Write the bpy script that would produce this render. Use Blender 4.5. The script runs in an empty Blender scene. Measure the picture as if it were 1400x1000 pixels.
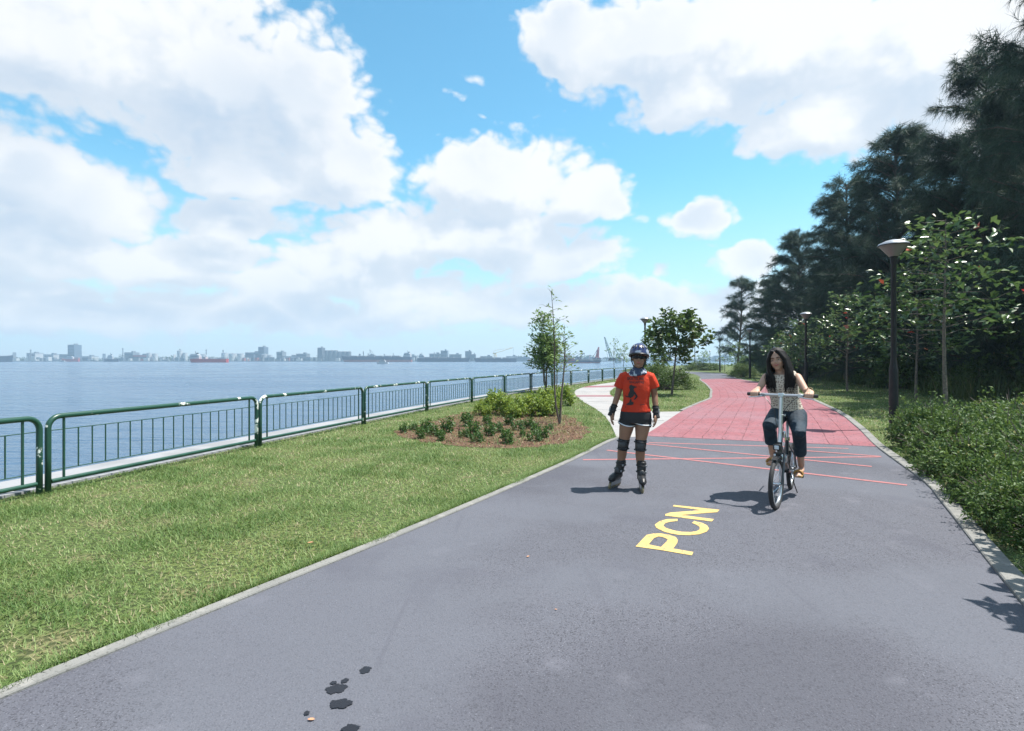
import bpy, bmesh, math, random
import numpy as np
from mathutils import Vector, Matrix
from mathutils.geometry import tessellate_polygon
from mathutils.bvhtree import BVHTree

scene = bpy.context.scene
COL = scene.collection
R = math.radians

# ------------------------------------------------------------------ camera
F_PX, CAM_H, HOR = 750.0, 1.5, 492.0            # focal length in photo pixels, eye height, horizon row
cam_data = bpy.data.cameras.new('camera')
cam = bpy.data.objects.new('camera', cam_data)
COL.objects.link(cam)
cam.location = (0, 0, CAM_H)
cam.rotation_euler = (R(90), 0, 0)
cam_data.sensor_width = 36.0
cam_data.lens = 36.0 * F_PX / 1400.0
cam_data.shift_y = -(500.0 - HOR) / 1400.0
cam_data.clip_start = 0.05
cam_data.clip_end = 6000
scene.camera = cam

# ------------------------------------------------------------------ sky, sun, exposure
SUN_EL, SUN_AZ = R(66.5), R(83.0)                # azimuth clockwise from +Y
world = bpy.data.worlds.new('World')
scene.world = world
world.use_nodes = True
wt = world.node_tree
world.cycles.sampling_method = 'MANUAL'
world.cycles.sample_map_resolution = 256
wt.nodes.clear()

def build_sky(nt):
    N = nt.nodes
    def nd(t, **k):
        n = N.new(t)
        for a, v in k.items():
            setattr(n, a, v)
        return n
    def put(s, v):
        if hasattr(v, 'is_output'):
            nt.links.new(v, s)
        else:
            s.default_value = v
    def ma(op, a, b=0.0, c=None, clamp=False):
        n = nd('ShaderNodeMath', operation=op, use_clamp=clamp)
        put(n.inputs[0], a); put(n.inputs[1], b)
        if c is not None: put(n.inputs[2], c)
        return n.outputs[0]
    def vm(op, a, b=(0, 0, 0), out=0):
        n = nd('ShaderNodeVectorMath', operation=op)
        put(n.inputs[0], a); put(n.inputs[1], b)
        return n.outputs[out]
    def sstep(v, a, b, lo=0.0, hi=1.0):
        n = nd('ShaderNodeMapRange', interpolation_type='SMOOTHSTEP')
        put(n.inputs[0], v)
        n.inputs[1].default_value = a; n.inputs[2].default_value = b
        n.inputs[3].default_value = lo; n.inputs[4].default_value = hi
        return n.outputs[0]
    def mixc(f, a, b):
        n = nd('ShaderNodeMix', data_type='RGBA')
        put(n.inputs[0], f); put(n.inputs[6], a); put(n.inputs[7], b)
        return n.outputs[2]
    def noise(v, scale, detail, rough, seed=0.0):
        n = nd('ShaderNodeTexNoise', noise_dimensions='3D')
        off = vm('ADD', v, (0, 0, seed))
        put(n.inputs['Vector'], off)
        n.inputs['Scale'].default_value = scale
        n.inputs['Detail'].default_value = detail
        n.inputs['Roughness'].default_value = rough
        return n
    # cumulus heads and banks: direction (photo column, row), half sizes
    blobs = [(100, 60, 280, 130), (300, 110, 200, 155), (410, 150, 125, 140), (470, 225, 85, 80), (350, 245, 130, 48),
             (30, 235, 115, 82), (120, 275, 150, 70), (60, 330, 160, 50), (290, 345, 115, 42), (180, 365, 230, 42), (370, 390, 130, 30), (330, 300, 110, 34), (60, 400, 200, 40), (560, 400, 160, 36),
             (520, 335, 112, 62), (470, 370, 130, 40), (700, 250, 130, 72), (640, 250, 80, 55), (660, 320, 180, 55), (790, 270, 75, 45), (770, 355, 105, 40),
             (590, 190, 18, 16), (940, 298, 62, 30), (1010, 362, 58, 34), (965, 335, 22, 12),
             (780, 50, 85, 70), (900, 60, 190, 90), (1060, 70, 220, 120), (1270, 80, 230, 150), (1130, 165, 130, 60), (960, 130, 130, 50), (1330, 180, 140, 60),
             (640, 105, 34, 16), (655, 165, 16, 9), (730, 163, 18, 9), (780, 152, 18, 10), (610, 135, 28, 12), (865, 305, 22, 17),
             (120, 430, 320, 42), (450, 425, 300, 42), (700, 415, 260, 45), (870, 415, 150, 42), (1020, 425, 160, 45), (1250, 400, 180, 60), (830, 385, 22, 10), (915, 370, 30, 10)]
    tc = nd('ShaderNodeTexCoord')
    sp = nd('ShaderNodeSeparateXYZ')
    put(sp.inputs[0], tc.outputs['Generated'])
    az0 = ma('ARCTAN2', sp.outputs[0], sp.outputs[1])
    el0 = ma('ARCSINE', sp.outputs[2])
    def density(da, de, full):
        cb = nd('ShaderNodeCombineXYZ')
        put(cb.inputs[0], ma('ADD', az0, da)); put(cb.inputs[1], ma('ADD', el0, de))
        ae = cb.outputs[0]
        st = vm('MULTIPLY', ae, (1.0, 1.35, 1.0))
        wn = noise(st, 7.0, 2.0, 0.55, 3.1)
        wv = vm('MULTIPLY', vm('SUBTRACT', wn.outputs['Color'], (0.5, 0.5, 0.5)), (0.10, 0.07, 0.0))
        q = vm('ADD', ae, wv)
        d = -0.75
        for (x, y, rx, ry) in blobs:
            if not full and (rx < 40 or y > 425): continue
            a = math.atan((x - 700) / F_PX); e = math.atan((HOR - y) / F_PX * math.cos(a))
            ra = rx / F_PX * math.cos(a) ** 2; re = ry / F_PX * math.cos(a) * math.cos(e) ** 2
            v = vm('MULTIPLY', vm('SUBTRACT', q, (a, e, 0.0)), (1 / ra, 1 / re, 0.0))
            l = vm('LENGTH', v, out=1)
            if rx < 40: pr = ma('MULTIPLY_ADD', l, -0.34, 0.18)
            elif y > 395: pr = ma('MULTIPLY_ADD', l, -0.8, 0.75)
            else: pr = ma('SUBTRACT', 1.0, l)
            d = ma('MAXIMUM', pr, d)
        gn = noise(st, 2.2, 2.0, 0.5, 9.0).outputs['Fac']
        g = ma('MULTIPLY_ADD', gn, 6.0, -2.9)
        g = ma('MINIMUM', ma('MAXIMUM', g, -0.75), 0.6)
        aaz = ma('ABSOLUTE', az0)
        w = sstep(ma('MAXIMUM', ma('SUBTRACT', aaz, 0.76), ma('SUBTRACT', el0, 0.56)), 0.0, 0.12)
        d = ma('MULTIPLY_ADD', ma('SUBTRACT', g, d), w, d)
        f1 = noise(st, 8.5, 8.0 if full else 4.0, 0.60, 0.0).outputs['Fac']
        d = ma('MULTIPLY_ADD', ma('SUBTRACT', f1, 0.5), 1.15, d)
        if not full: return d
        vo = nd('ShaderNodeTexVoronoi', feature='F1', voronoi_dimensions='2D')
        put(vo.inputs['Vector'], vm('ADD', st, wv))
        vo.inputs['Scale'].default_value = 26.0
        vo.inputs['Detail'].default_value = 1.0
        f2 = ma('SUBTRACT', 0.40, vo.outputs['Distance'])
        return ma('MULTIPLY_ADD', f2, 0.30, d)
    d1 = density(0.0, 0.0, True)
    d2 = density(0.035, 0.06, False)
    alpha = sstep(d1, -0.06, 0.26)
    diff = ma('SUBTRACT', d1, d2)
    lit = sstep(diff, -0.48, 0.34)
    core = sstep(d1, 0.05, 0.75)
    shade = mixc(lit, CLOUD_SHADE, CLOUD_LIT)
    soft = noise(tc.outputs['Generated'], 3.2, 3.0, 0.5, 4.0).outputs['Fac']
    soft = sstep(soft, 0.40, 0.66, 0.0, 0.5)
    shade = mixc(ma('MULTIPLY', core, ma('MULTIPLY_ADD', ma('SUBTRACT', 1.0, lit), 0.45, soft)), shade, CLOUD_CORE)
    sky = nd('ShaderNodeTexSky', sky_type='NISHITA')
    sky.sun_disc = False
    sky.sun_elevation = SUN_EL
    sky.sun_rotation = SUN_AZ
    sky.air_density = 1.0; sky.dust_density = 0.6; sky.ozone_density = 1.5
    skc = vm('MULTIPLY', sky.outputs[0], SKY_TINT)
    hz = sstep(el0, -0.06, 0.34, 0.97, 0.0)
    skc = mixc(hz, skc, HAZE_COL)
    shade = mixc(ma('MULTIPLY', hz, 0.2), shade, HAZE_COL)
    fin = mixc(ma('MULTIPLY', alpha, 0.97), skc, shade)
    bg = nd('ShaderNodeBackground')
    put(bg.inputs[0], fin)
    bg.inputs[1].default_value = SKY_STRENGTH
    out = nd('ShaderNodeOutputWorld')
    nt.links.new(bg.outputs[0], out.inputs[0])

SKY_STRENGTH = 0.08
k = 0.8 / SKY_STRENGTH
CLOUD_LIT = (0.67 * k, 0.675 * k, 0.68 * k, 1)
CLOUD_SHADE = (0.495 * k, 0.54 * k, 0.595 * k, 1)
CLOUD_CORE = (0.34 * k, 0.43 * k, 0.545 * k, 1)
HAZE_COL = (0.50 * k, 0.575 * k, 0.63 * k, 1)
SKY_TINT = (0.84, 1.50, 1.44)
build_sky(wt)

sun_data = bpy.data.lights.new('sun', 'SUN')
sun_data.energy = 5.0
sun_data.angle = R(0.53)
sun_data.color = (1.0, 0.955, 0.89)
sun = bpy.data.objects.new('sun', sun_data)
COL.objects.link(sun)
sdir = Vector((math.cos(SUN_EL) * math.sin(SUN_AZ), math.cos(SUN_EL) * math.cos(SUN_AZ), math.sin(SUN_EL)))
sun.rotation_euler = (-sdir).to_track_quat('-Z', 'Y').to_euler()
sun.location = (20, 2, 40)

scene.view_settings.view_transform = 'Standard'
scene.view_settings.look = 'None'
scene.view_settings.gamma = 1.0
scene.view_settings.use_curve_mapping = False
scene.view_settings.exposure = 0.94

rng = np.random.default_rng(7)
random.seed(7)

# ------------------------------------------------------------------ helpers
def gp(x, y):
    """ground point seen at photo column x, row y"""
    Y = CAM_H * F_PX / (y - HOR)
    return ((x - 700) / F_PX * Y, Y)

def tag(o, label=None, cat=None, group=None, kind=None):
    if label: o['label'] = label
    if cat: o['category'] = cat
    if group: o['group'] = group
    if kind: o['kind'] = kind
    return o

def empty(name, loc=(0, 0, 0), rz=0.0, label=None, cat=None, group=None):
    o = bpy.data.objects.new(name, None)
    COL.objects.link(o)
    o.empty_display_size = 0.2
    o.location = loc
    o.rotation_euler = (0, 0, rz)
    return tag(o, label, cat, group)

def link(name, me, parent=None, loc=None, mat=None):
    o = bpy.data.objects.new(name, me)
    COL.objects.link(o)
    if parent: o.parent = parent
    if loc is not None: o.location = loc
    if mat is not None and len(me.materials) == 0: me.materials.append(mat)
    return o

def copy_tree(o, parent=None):
    c = o.copy(); COL.objects.link(c); c.parent = parent
    for ch in o.children: copy_tree(ch, c)
    return c

class MB:
    def __init__(s):
        s.v = []; s.f = []
    def add(s, vs, fs):
        b = len(s.v)
        s.v += [tuple(p) for p in vs]
        s.f += [tuple(i + b for i in f) for f in fs]
        return s
    def box(s, c, d, rz=0.0, M=None):
        x, y, z = d[0] / 2, d[1] / 2, d[2] / 2
        vs = [Vector((sx * x, sy * y, sz * z)) for sz in (-1, 1) for sy in (-1, 1) for sx in (-1, 1)]
        if M is None: M = Matrix.Rotation(rz, 3, 'Z')
        vs = [M @ p + Vector(c) for p in vs]
        return s.add(vs, [(0, 2, 3, 1), (4, 5, 7, 6), (0, 1, 5, 4), (2, 6, 7, 3), (0, 4, 6, 2), (1, 3, 7, 5)])
    def rings(s, rs, cap=True, closed=False):
        n = len(rs[0]); vs = [p for r in rs for p in r]; fs = []
        m = len(rs)
        for i in range(m if closed else m - 1):
            j = (i + 1) % m
            for k in range(n):
                fs.append((i * n + k, i * n + (k + 1) % n, j * n + (k + 1) % n, j * n + k))
        if cap and not closed:
            fs.append(tuple(range(n))[::-1]); fs.append(tuple((m - 1) * n + k for k in range(n)))
        return s.add(vs, fs)
    def tube(s, pts, r, n=8, cap=True, closed=False, flat=1.0, round_ends=False):
        P = [Vector(p) for p in pts]
        rr = [r] * len(P) if not hasattr(r, '__len__') else list(r)
        if round_ends:
            d0 = (P[0] - P[1]).normalized(); d1 = (P[-1] - P[-2]).normalized()
            a, b = rr[0], rr[-1]
            P = [P[0] + d0 * a * .95, P[0] + d0 * a * .7] + P + [P[-1] + d1 * b * .7, P[-1] + d1 * b * .95]
            rr = [a * .3, a * .72] + rr + [b * .72, b * .3]
        u = None; rs = []
        m = len(P)
        for i in range(m):
            if closed: t = (P[(i + 1) % m] - P[i - 1])
            else: t = P[min(i + 1, m - 1)] - P[max(i - 1, 0)]
            t.normalize()
            if u is None:
                u = t.orthogonal().normalized() if abs(t.z) > .9 else Vector((0, 0, 1)).cross(t).normalized()
            else:
                u = (u - t * u.dot(t)).normalized()
            w = t.cross(u)
            rs.append([P[i] + (u * math.cos(a) + w * math.sin(a) * flat) * rr[i] for a in [2 * math.pi * k / n for k in range(n)]])
        return s.rings(rs, cap, closed)
    def loft(s, secs, n=20, p=2.0):
        """secs: (centre, rx, ry) horizontal super-ellipse sections"""
        rs = []
        for c, rx, ry in secs:
            ring = []
            for k in range(n):
                a = 2 * math.pi * k / n; ca, sa = math.cos(a), math.sin(a)
                ring.append((c[0] + rx * math.copysign(abs(ca) ** (2 / p), ca), c[1] + ry * math.copysign(abs(sa) ** (2 / p), sa), c[2]))
            rs.append(ring)
        return s.rings(rs)
    def ell(s, c, r, M=None, nu=14, nv=9):
        vs = []; fs = []
        for j in range(nv + 1):
            th = math.pi * (j + .02) / (nv + .04)
            for k in range(nu):
                a = 2 * math.pi * k / nu
                p = Vector((r[0] * math.sin(th) * math.cos(a), r[1] * math.sin(th) * math.sin(a), r[2] * math.cos(th)))
                if M is not None: p = M @ p
                vs.append(p + Vector(c))
        for j in range(nv):
            for k in range(nu):
                fs.append((j * nu + k, (j + 1) * nu + k, (j + 1) * nu + (k + 1) % nu, j * nu + (k + 1) % nu))
        fs.append(tuple(range(nu))); fs.append(tuple(nv * nu + k for k in range(nu))[::-1])
        return s.add(vs, fs)
    def lathe(s, prof, c=(0, 0, 0), n=20, cap=True, M=None):
        rs = []
        for r, z in prof:
            ring = []
            for k in range(n):
                p = Vector((r * math.cos(2 * math.pi * k / n), r * math.sin(2 * math.pi * k / n), z))
                if M is not None: p = M @ p
                ring.append(p + Vector(c))
            rs.append(ring)
        return s.rings(rs, cap)
    def prism(s, poly, z0, z1):
        n = len(poly)
        vs = [(x, y, z0) for x, y in poly] + [(x, y, z1) for x, y in poly]
        tri = tessellate_polygon([[Vector((x, y, 0)) for x, y in poly]])
        fs = [tuple(i + n for i in t) for t in tri] + [tuple(t)[::-1] for t in tri]
        fs += [(i, (i + 1) % n, n + (i + 1) % n, n + i) for i in range(n)]
        return s.add(vs, fs)
    def mesh(s, name):
        me = bpy.data.meshes.new(name)
        me.from_pydata(s.v, [], s.f)
        me.update()
        return me
    def build(s, name, mat, parent=None, smooth=True, bevel=0, fix=True, sharp=40):
        me = s.mesh(name)
        if fix:
            bm = bmesh.new(); bm.from_mesh(me)
            bmesh.ops.recalc_face_normals(bm, faces=bm.faces)
            bm.to_mesh(me); bm.free()
        if mat: me.materials.append(mat)
        if smooth:
            me.polygons.foreach_set('use_smooth', [True] * len(me.polygons))
            if sharp: me.set_sharp_from_angle(angle=R(sharp))
        o = link(name, me, parent)
        if bevel:
            m = o.modifiers.new('bevel', 'BEVEL'); m.width = bevel; m.segments = 2; m.limit_method = 'ANGLE'
        return o
    def remesh(s, name, mat, parent=None, voxel=0.007, smooth=4):
        """fuse overlapping volumes into one continuous surface"""
        me = s.mesh('tmp')
        bm = bmesh.new(); bm.from_mesh(me)
        bmesh.ops.recalc_face_normals(bm, faces=bm.faces)
        bm.to_mesh(me); bm.free()
        t = bpy.data.objects.new('tmp', me); COL.objects.link(t)
        a = t.modifiers.new('r', 'REMESH'); a.mode = 'VOXEL'; a.voxel_size = voxel; a.use_smooth_shade = True
        b = t.modifiers.new('s', 'SMOOTH'); b.iterations = smooth; b.factor = .5
        dg = bpy.context.evaluated_depsgraph_get()
        out = bpy.data.meshes.new_from_object(t.evaluated_get(dg), depsgraph=dg)
        bpy.data.objects.remove(t); bpy.data.meshes.remove(me)
        out.name = name
        out.materials.clear()
        out.materials.append(mat)
        out.polygons.foreach_set('use_smooth', [True] * len(out.polygons))
        return link(name, out, parent)

def tri_mesh(name, V, nper, mat, rnd=None, faces=None, smooth=False):
    """V: (n, nper, 3) points of n little faces"""
    n = V.shape[0]
    me = bpy.data.meshes.new(name)
    me.vertices.add(n * nper)
    me.vertices.foreach_set('co', V.astype(np.float32).ravel())
    if faces is None: faces = np.arange(nper)[None, :]
    faces = np.asarray(faces)
    k, m = faces.shape
    idx = (np.arange(n)[:, None, None] * nper + faces[None]).reshape(-1)
    me.loops.add(idx.size)
    me.loops.foreach_set('vertex_index', idx.astype(np.int32))
    me.polygons.add(n * k)
    me.polygons.foreach_set('loop_start', (np.arange(n * k) * m).astype(np.int32))
    if rnd is not None:
        at = me.attributes.new('rnd', 'FLOAT', 'POINT')
        at.data.foreach_set('value', np.repeat(rnd, nper).astype(np.float32))
    me.materials.append(mat)
    me.update(calc_edges=True)
    return me

def norm(a):
    return a / np.maximum(np.linalg.norm(a, axis=-1, keepdims=True), 1e-9)

def leaves(P, D, NRM, L, W, fold=0.25):
    """folded leaf blades: base P, direction D, face normal NRM -> (n,4,3)"""
    S = norm(np.cross(D, NRM)); U = np.cross(S, D)
    L = L[:, None]; W = W[:, None]
    b = P; t = P + D * L - U * L * .12
    l = P + D * L * .45 + S * W * .5 + U * W * fold
    r = P + D * L * .45 - S * W * .5 + U * W * fold
    return np.stack([b, l, t, r], 1)
LEAF_F = [(0, 1, 2), (0, 2, 3)]

def inpoly(P, poly):
    x, y = P[:, 0], P[:, 1]; c = np.zeros(len(P), bool)
    n = len(poly)
    for i in range(n):
        x1, y1 = poly[i]; x2, y2 = poly[(i + 1) % n]
        if y1 == y2: continue
        k = ((y1 > y) != (y2 > y)) & (x < (x2 - x1) * (y - y1) / (y2 - y1) + x1)
        c ^= k
    return c

def smooth_line(pts, step=0.4):
    """Catmull-Rom through pts, evenly resampled"""
    P = [np.array(p, float) for p in pts]
    P = [2 * P[0] - P[1]] + P + [2 * P[-1] - P[-2]]
    out = []
    for i in range(1, len(P) - 2):
        for t in np.linspace(0, 1, 12, endpoint=False):
            a, b, c, d = P[i - 1], P[i], P[i + 1], P[i + 2]
            out.append(.5 * (2 * b + (c - a) * t + (2 * a - 5 * b + 4 * c - d) * t * t + (3 * b - a - 3 * c + d) * t ** 3))
    out.append(P[-2]); out = np.array(out)
    s = np.concatenate([[0], np.cumsum(np.linalg.norm(np.diff(out, axis=0), axis=1))])
    n = max(2, int(round(s[-1] / step)) + 1)
    q = np.linspace(0, s[-1], n)
    return np.stack([np.interp(q, s, out[:, k]) for k in range(out.shape[1])], 1)

def offset_line(P, d):
    t = np.gradient(P, axis=0); t = norm(t)
    return P + np.stack([-t[:, 1], t[:, 0]], 1) * d        # +d = to the left of travel

# ------------------------------------------------------------------ materials
def new_mat(name):
    m = bpy.data.materials.new(name); m.use_nodes = True
    nt = m.node_tree
    return m, nt, nt.nodes['Principled BSDF']

def mat(name, col, rough=0.6, metal=0.0, col2=None, scale=6.0, detail=4.0, lo=0.4, hi=0.6, bump=0.0, bscale=60.0, bdist=0.01, spec=0.5, coat=0.0, trans=0.0, stretch=None):
    m, nt, b = new_mat(name)
    col = tuple(c * .92 for c in col)
    if col2 is not None: col2 = tuple(c * .92 for c in col2)
    b.inputs['Base Color'].default_value = (*col, 1)
    b.inputs['Roughness'].default_value = rough
    b.inputs['Metallic'].default_value = metal
    b.inputs['Specular IOR Level'].default_value = spec
    b.inputs['Coat Weight'].default_value = coat
    b.inputs['Transmission Weight'].default_value = trans
    tc = nt.nodes.new('ShaderNodeTexCoord')
    src = tc.outputs['Object']
    if stretch:
        mp = nt.nodes.new('ShaderNodeMapping'); mp.inputs['Scale'].default_value = stretch
        nt.links.new(src, mp.inputs[0]); src = mp.outputs[0]
    if col2 is not None:
        n = nt.nodes.new('ShaderNodeTexNoise'); n.inputs['Scale'].default_value = scale; n.inputs['Detail'].default_value = detail
        nt.links.new(src, n.inputs['Vector'])
        r = nt.nodes.new('ShaderNodeMapRange'); r.inputs[1].default_value = lo; r.inputs[2].default_value = hi
        nt.links.new(n.outputs['Fac'], r.inputs[0])
        x = nt.nodes.new('ShaderNodeMix'); x.data_type = 'RGBA'
        x.inputs[6].default_value = (*col, 1); x.inputs[7].default_value = (*col2, 1)
        nt.links.new(r.outputs[0], x.inputs[0]); nt.links.new(x.outputs[2], b.inputs['Base Color'])
    if bump:
        n = nt.nodes.new('ShaderNodeTexNoise'); n.inputs['Scale'].default_value = bscale; n.inputs['Detail'].default_value = 5
        nt.links.new(src, n.inputs['Vector'])
        bp = nt.nodes.new('ShaderNodeBump'); bp.inputs['Strength'].default_value = bump; bp.inputs['Distance'].default_value = bdist
        nt.links.new(n.outputs['Fac'], bp.inputs['Height']); nt.links.new(bp.outputs[0], b.inputs['Normal'])
    return m

def leaf_mat(name, c1, c2, c3=None, rough=0.5, transl=0.3, spec=0.4):
    """colour runs with the per-leaf random attribute"""
    c1, c2 = [tuple(c * .88 for c in q) for q in (c1, c2)]
    if c3: c3 = tuple(c * .88 for c in c3)
    m, nt, b = new_mat(name)
    at = nt.nodes.new('ShaderNodeAttribute'); at.attribute_name = 'rnd'
    cr = nt.nodes.new('ShaderNodeValToRGB')
    e = cr.color_ramp.elements
    e[0].color = (*c1, 1); e[0].position = 0.1
    e[1].color = (*c2, 1); e[1].position = 0.85
    if c3:
        q = e.new(0.990); q.color = (*c2, 1)
        q = e.new(0.995); q.color = (*c3, 1)
    nt.links.new(at.outputs['Fac'], cr.inputs[0])
    nt.links.new(cr.outputs[0], b.inputs['Base Color'])
    b.inputs['Roughness'].default_value = rough
    b.inputs['Specular IOR Level'].default_value = spec
    tr = nt.nodes.new('ShaderNodeBsdfTranslucent')
    hs = nt.nodes.new('ShaderNodeHueSaturation'); hs.inputs['Value'].default_value = 1.3; hs.inputs['Hue'].default_value = 0.48
    nt.links.new(cr.outputs[0], hs.inputs['Color']); nt.links.new(hs.outputs[0], tr.inputs[0])
    mx = nt.nodes.new('ShaderNodeMixShader'); mx.inputs[0].default_value = transl
    nt.links.new(b.outputs[0], mx.inputs[1]); nt.links.new(tr.outputs[0], mx.inputs[2])
    nt.links.new(mx.outputs[0], nt.nodes['Material Output'].inputs[0])
    return m

def ground_mat(name, layers, base, rough=0.9, bump=None):
    """base colour, then noise layers (colour, scale, detail, lo, hi, amount[, seed]) mixed over it"""
    m, nt, b = new_mat(name)
    base = tuple(c * .85 for c in base)
    layers = [(tuple(c * .85 for c in L[0]), *L[1:]) for L in layers]
    tc = nt.nodes.new('ShaderNodeTexCoord')
    prev = None
    for i, L in enumerate(layers):
        col, sc, de, lo, hi, amt = L[:6]
        mp = nt.nodes.new('ShaderNodeMapping'); mp.inputs['Location'].default_value = (i * 7.3, i * 3.1, i)
        if len(L) > 6: mp.inputs['Scale'].default_value = L[6]; mp.inputs['Rotation'].default_value = (0, 0, L[7])
        nt.links.new(tc.outputs['Object'], mp.inputs[0])
        n = nt.nodes.new('ShaderNodeTexNoise'); n.inputs['Scale'].default_value = sc; n.inputs['Detail'].default_value = de
        nt.links.new(mp.outputs[0], n.inputs['Vector'])
        r = nt.nodes.new('ShaderNodeMapRange'); r.interpolation_type = 'SMOOTHSTEP'
        r.inputs[1].default_value = lo; r.inputs[2].default_value = hi; r.inputs[4].default_value = amt
        nt.links.new(n.outputs['Fac'], r.inputs[0])
        x = nt.nodes.new('ShaderNodeMix'); x.data_type = 'RGBA'
        x.inputs[6].default_value = (*base, 1)
        if prev: nt.links.new(prev, x.inputs[6])
        x.inputs[7].default_value = (*col, 1)
        nt.links.new(r.outputs[0], x.inputs[0]); prev = x.outputs[2]
    nt.links.new(prev, b.inputs['Base Color'])
    b.inputs['Roughness'].default_value = rough
    b.inputs['Specular IOR Level'].default_value = 0.3
    if bump:
        sc, st, di = bump
        n = nt.nodes.new('ShaderNodeTexNoise'); n.inputs['Scale'].default_value = sc; n.inputs['Detail'].default_value = 4
        nt.links.new(tc.outputs['Object'], n.inputs['Vector'])
        bp = nt.nodes.new('ShaderNodeBump'); bp.inputs['Strength'].default_value = st; bp.inputs['Distance'].default_value = di
        nt.links.new(n.outputs['Fac'], bp.inputs['Height']); nt.links.new(bp.outputs[0], b.inputs['Normal'])
    return m

m_asphalt = ground_mat('asphalt', [((.040, .041, .050), 105, 4, .52, .64, .8), ((.28, .285, .33), 130, 3, .62, .71, .7), ((.04, .041, .05), 22, 5, .61, .70, .45), ((.065, .066, .082), .28, 6, .50, .66, .55), ((.17, .17, .20), 2.3, 7, .62, .72, .35),
                                   ((.124, .131, .156), .55, 5, .46, .62, .55), ((.075, .076, .098), 1.1, 6, .56, .70, .4),
                                   ((.07, .07, .09), 1.0, 4, .60, .72, .3, (6, .35, 1), R(-28.7))],
                      (.110, .113, .135), 0.88, (120, .7, .008))
m_asphalt_far = m_asphalt
m_pink = ground_mat('pink_paving', [((.29, .130, .15), 1.2, 5, .42, .62, .8), ((.15, .075, .095), 90, 3, .55, .7, .5),
                                    ((.10, .06, .075), 9.0, 2, .585, .61, .7, (1, 2.2, 1), R(-28.7)), ((.25, .14, .165), .35, 4, .5, .65, .6)],
                    (.275, .100, .115), 0.85, (150, .5, .005))
def add_pavers(m):
    # printed paver joints, faint and partly worn away
    nt = m.node_tree; b = nt.nodes['Principled BSDF']
    src = b.inputs['Base Color'].links[0].from_socket
    tc = nt.nodes.new('ShaderNodeTexCoord'); mp = nt.nodes.new('ShaderNodeMapping'); mp.inputs['Rotation'].default_value = (0, 0, R(28.7))
    nt.links.new(tc.outputs['Object'], mp.inputs[0])
    br = nt.nodes.new('ShaderNodeTexBrick'); br.inputs['Scale'].default_value = 1.0; br.inputs['Brick Width'].default_value = .36; br.inputs['Row Height'].default_value = .18
    br.inputs['Mortar Size'].default_value = .011; br.inputs['Mortar Smooth'].default_value = .2
    nt.links.new(mp.outputs[0], br.inputs['Vector'])
    n = nt.nodes.new('ShaderNodeTexNoise'); n.inputs['Scale'].default_value = 4.5; n.inputs['Detail'].default_value = 4
    nt.links.new(tc.outputs['Object'], n.inputs['Vector'])
    r = nt.nodes.new('ShaderNodeMapRange'); r.inputs[1].default_value = .42; r.inputs[2].default_value = .62; r.inputs[4].default_value = .75
    nt.links.new(n.outputs['Fac'], r.inputs[0])
    mu = nt.nodes.new('ShaderNodeMath'); mu.operation = 'MULTIPLY'
    nt.links.new(br.outputs['Fac'], mu.inputs[0]); nt.links.new(r.outputs[0], mu.inputs[1])
    x = nt.nodes.new('ShaderNodeMix'); x.data_type = 'RGBA'; x.inputs[7].default_value = (.075, .045, .055, 1)
    nt.links.new(mu.outputs[0], x.inputs[0]); nt.links.new(src, x.inputs[6]); nt.links.new(x.outputs[2], b.inputs['Base Color'])
add_pavers(m_pink)
m_joint = ground_mat('paving_joint', [((.10, .06, .07), 20, 3, .4, .6, .8)], (.16, .07, .075), .95)
m_concrete_path = ground_mat('pale_concrete', [((.29, .285, .285), 1.4, 5, .42, .62, .7), ((.28, .26, .24), 120, 3, .55, .7, .5), ((.33, .30, .28), .4, 4, .5, .62, .5)],
                             (.34, .335, .335), .9, (130, .4, .004))
m_kerb = ground_mat('kerb_concrete', [((.20, .20, .19), 4, 5, .45, .62, .8), ((.12, .12, .11), 60, 3, .55, .68, .6), ((.31, .30, .28), 9, 4, .55, .68, .6)],
                    (.23, .228, .215), .92, (90, .6, .006))
m_coping = ground_mat('seawall_concrete', [((.23, .235, .245), 1.3, 5, .42, .6, .8), ((.22, .22, .21), 40, 3, .56, .7, .5)], (.30, .305, .32), .9, (60, .4, .004))
m_lawn = ground_mat('lawn_soil', [((.14, .17, .05), .8, 5, .42, .6, .8), ((.21, .185, .095), 1.9, 6, .55, .68, .75), ((.03, .045, .012), 26, 4, .42, .58, .85), ((.20, .17, .085), 11, 5, .60, .74, .7)],
                    (.105, .155, .042), .95, (70, .8, .02))
m_mulch = ground_mat('bark_mulch', [((.19, .115, .075), 5, 5, .42, .6, .8), ((.06, .032, .02), 34, 4, .48, .62, .8), ((.30, .19, .12), 60, 3, .6, .72, .7)], (.14, .08, .05), .95, (40, 1.0, .04))
m_paint_y = ground_mat('yellow_paint', [((.13, .125, .12), 45, 6, .555, .66, .8), ((.50, .35, .12), 6, 5, .45, .65, .6)], (.60, .43, .16), .7, (200, .3, .003))
m_paint_r = ground_mat('red_paint', [((.12, .10, .11), 40, 6, .52, .66, .8), ((.33, .14, .14), 5, 4, .45, .65, .6)], (.40, .15, .15), .75, (200, .3, .003))
m_wet = mat('wet_asphalt', (.010, .010, .014), .35, spec=.4, bump=.3, bscale=200, bdist=.004)
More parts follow.
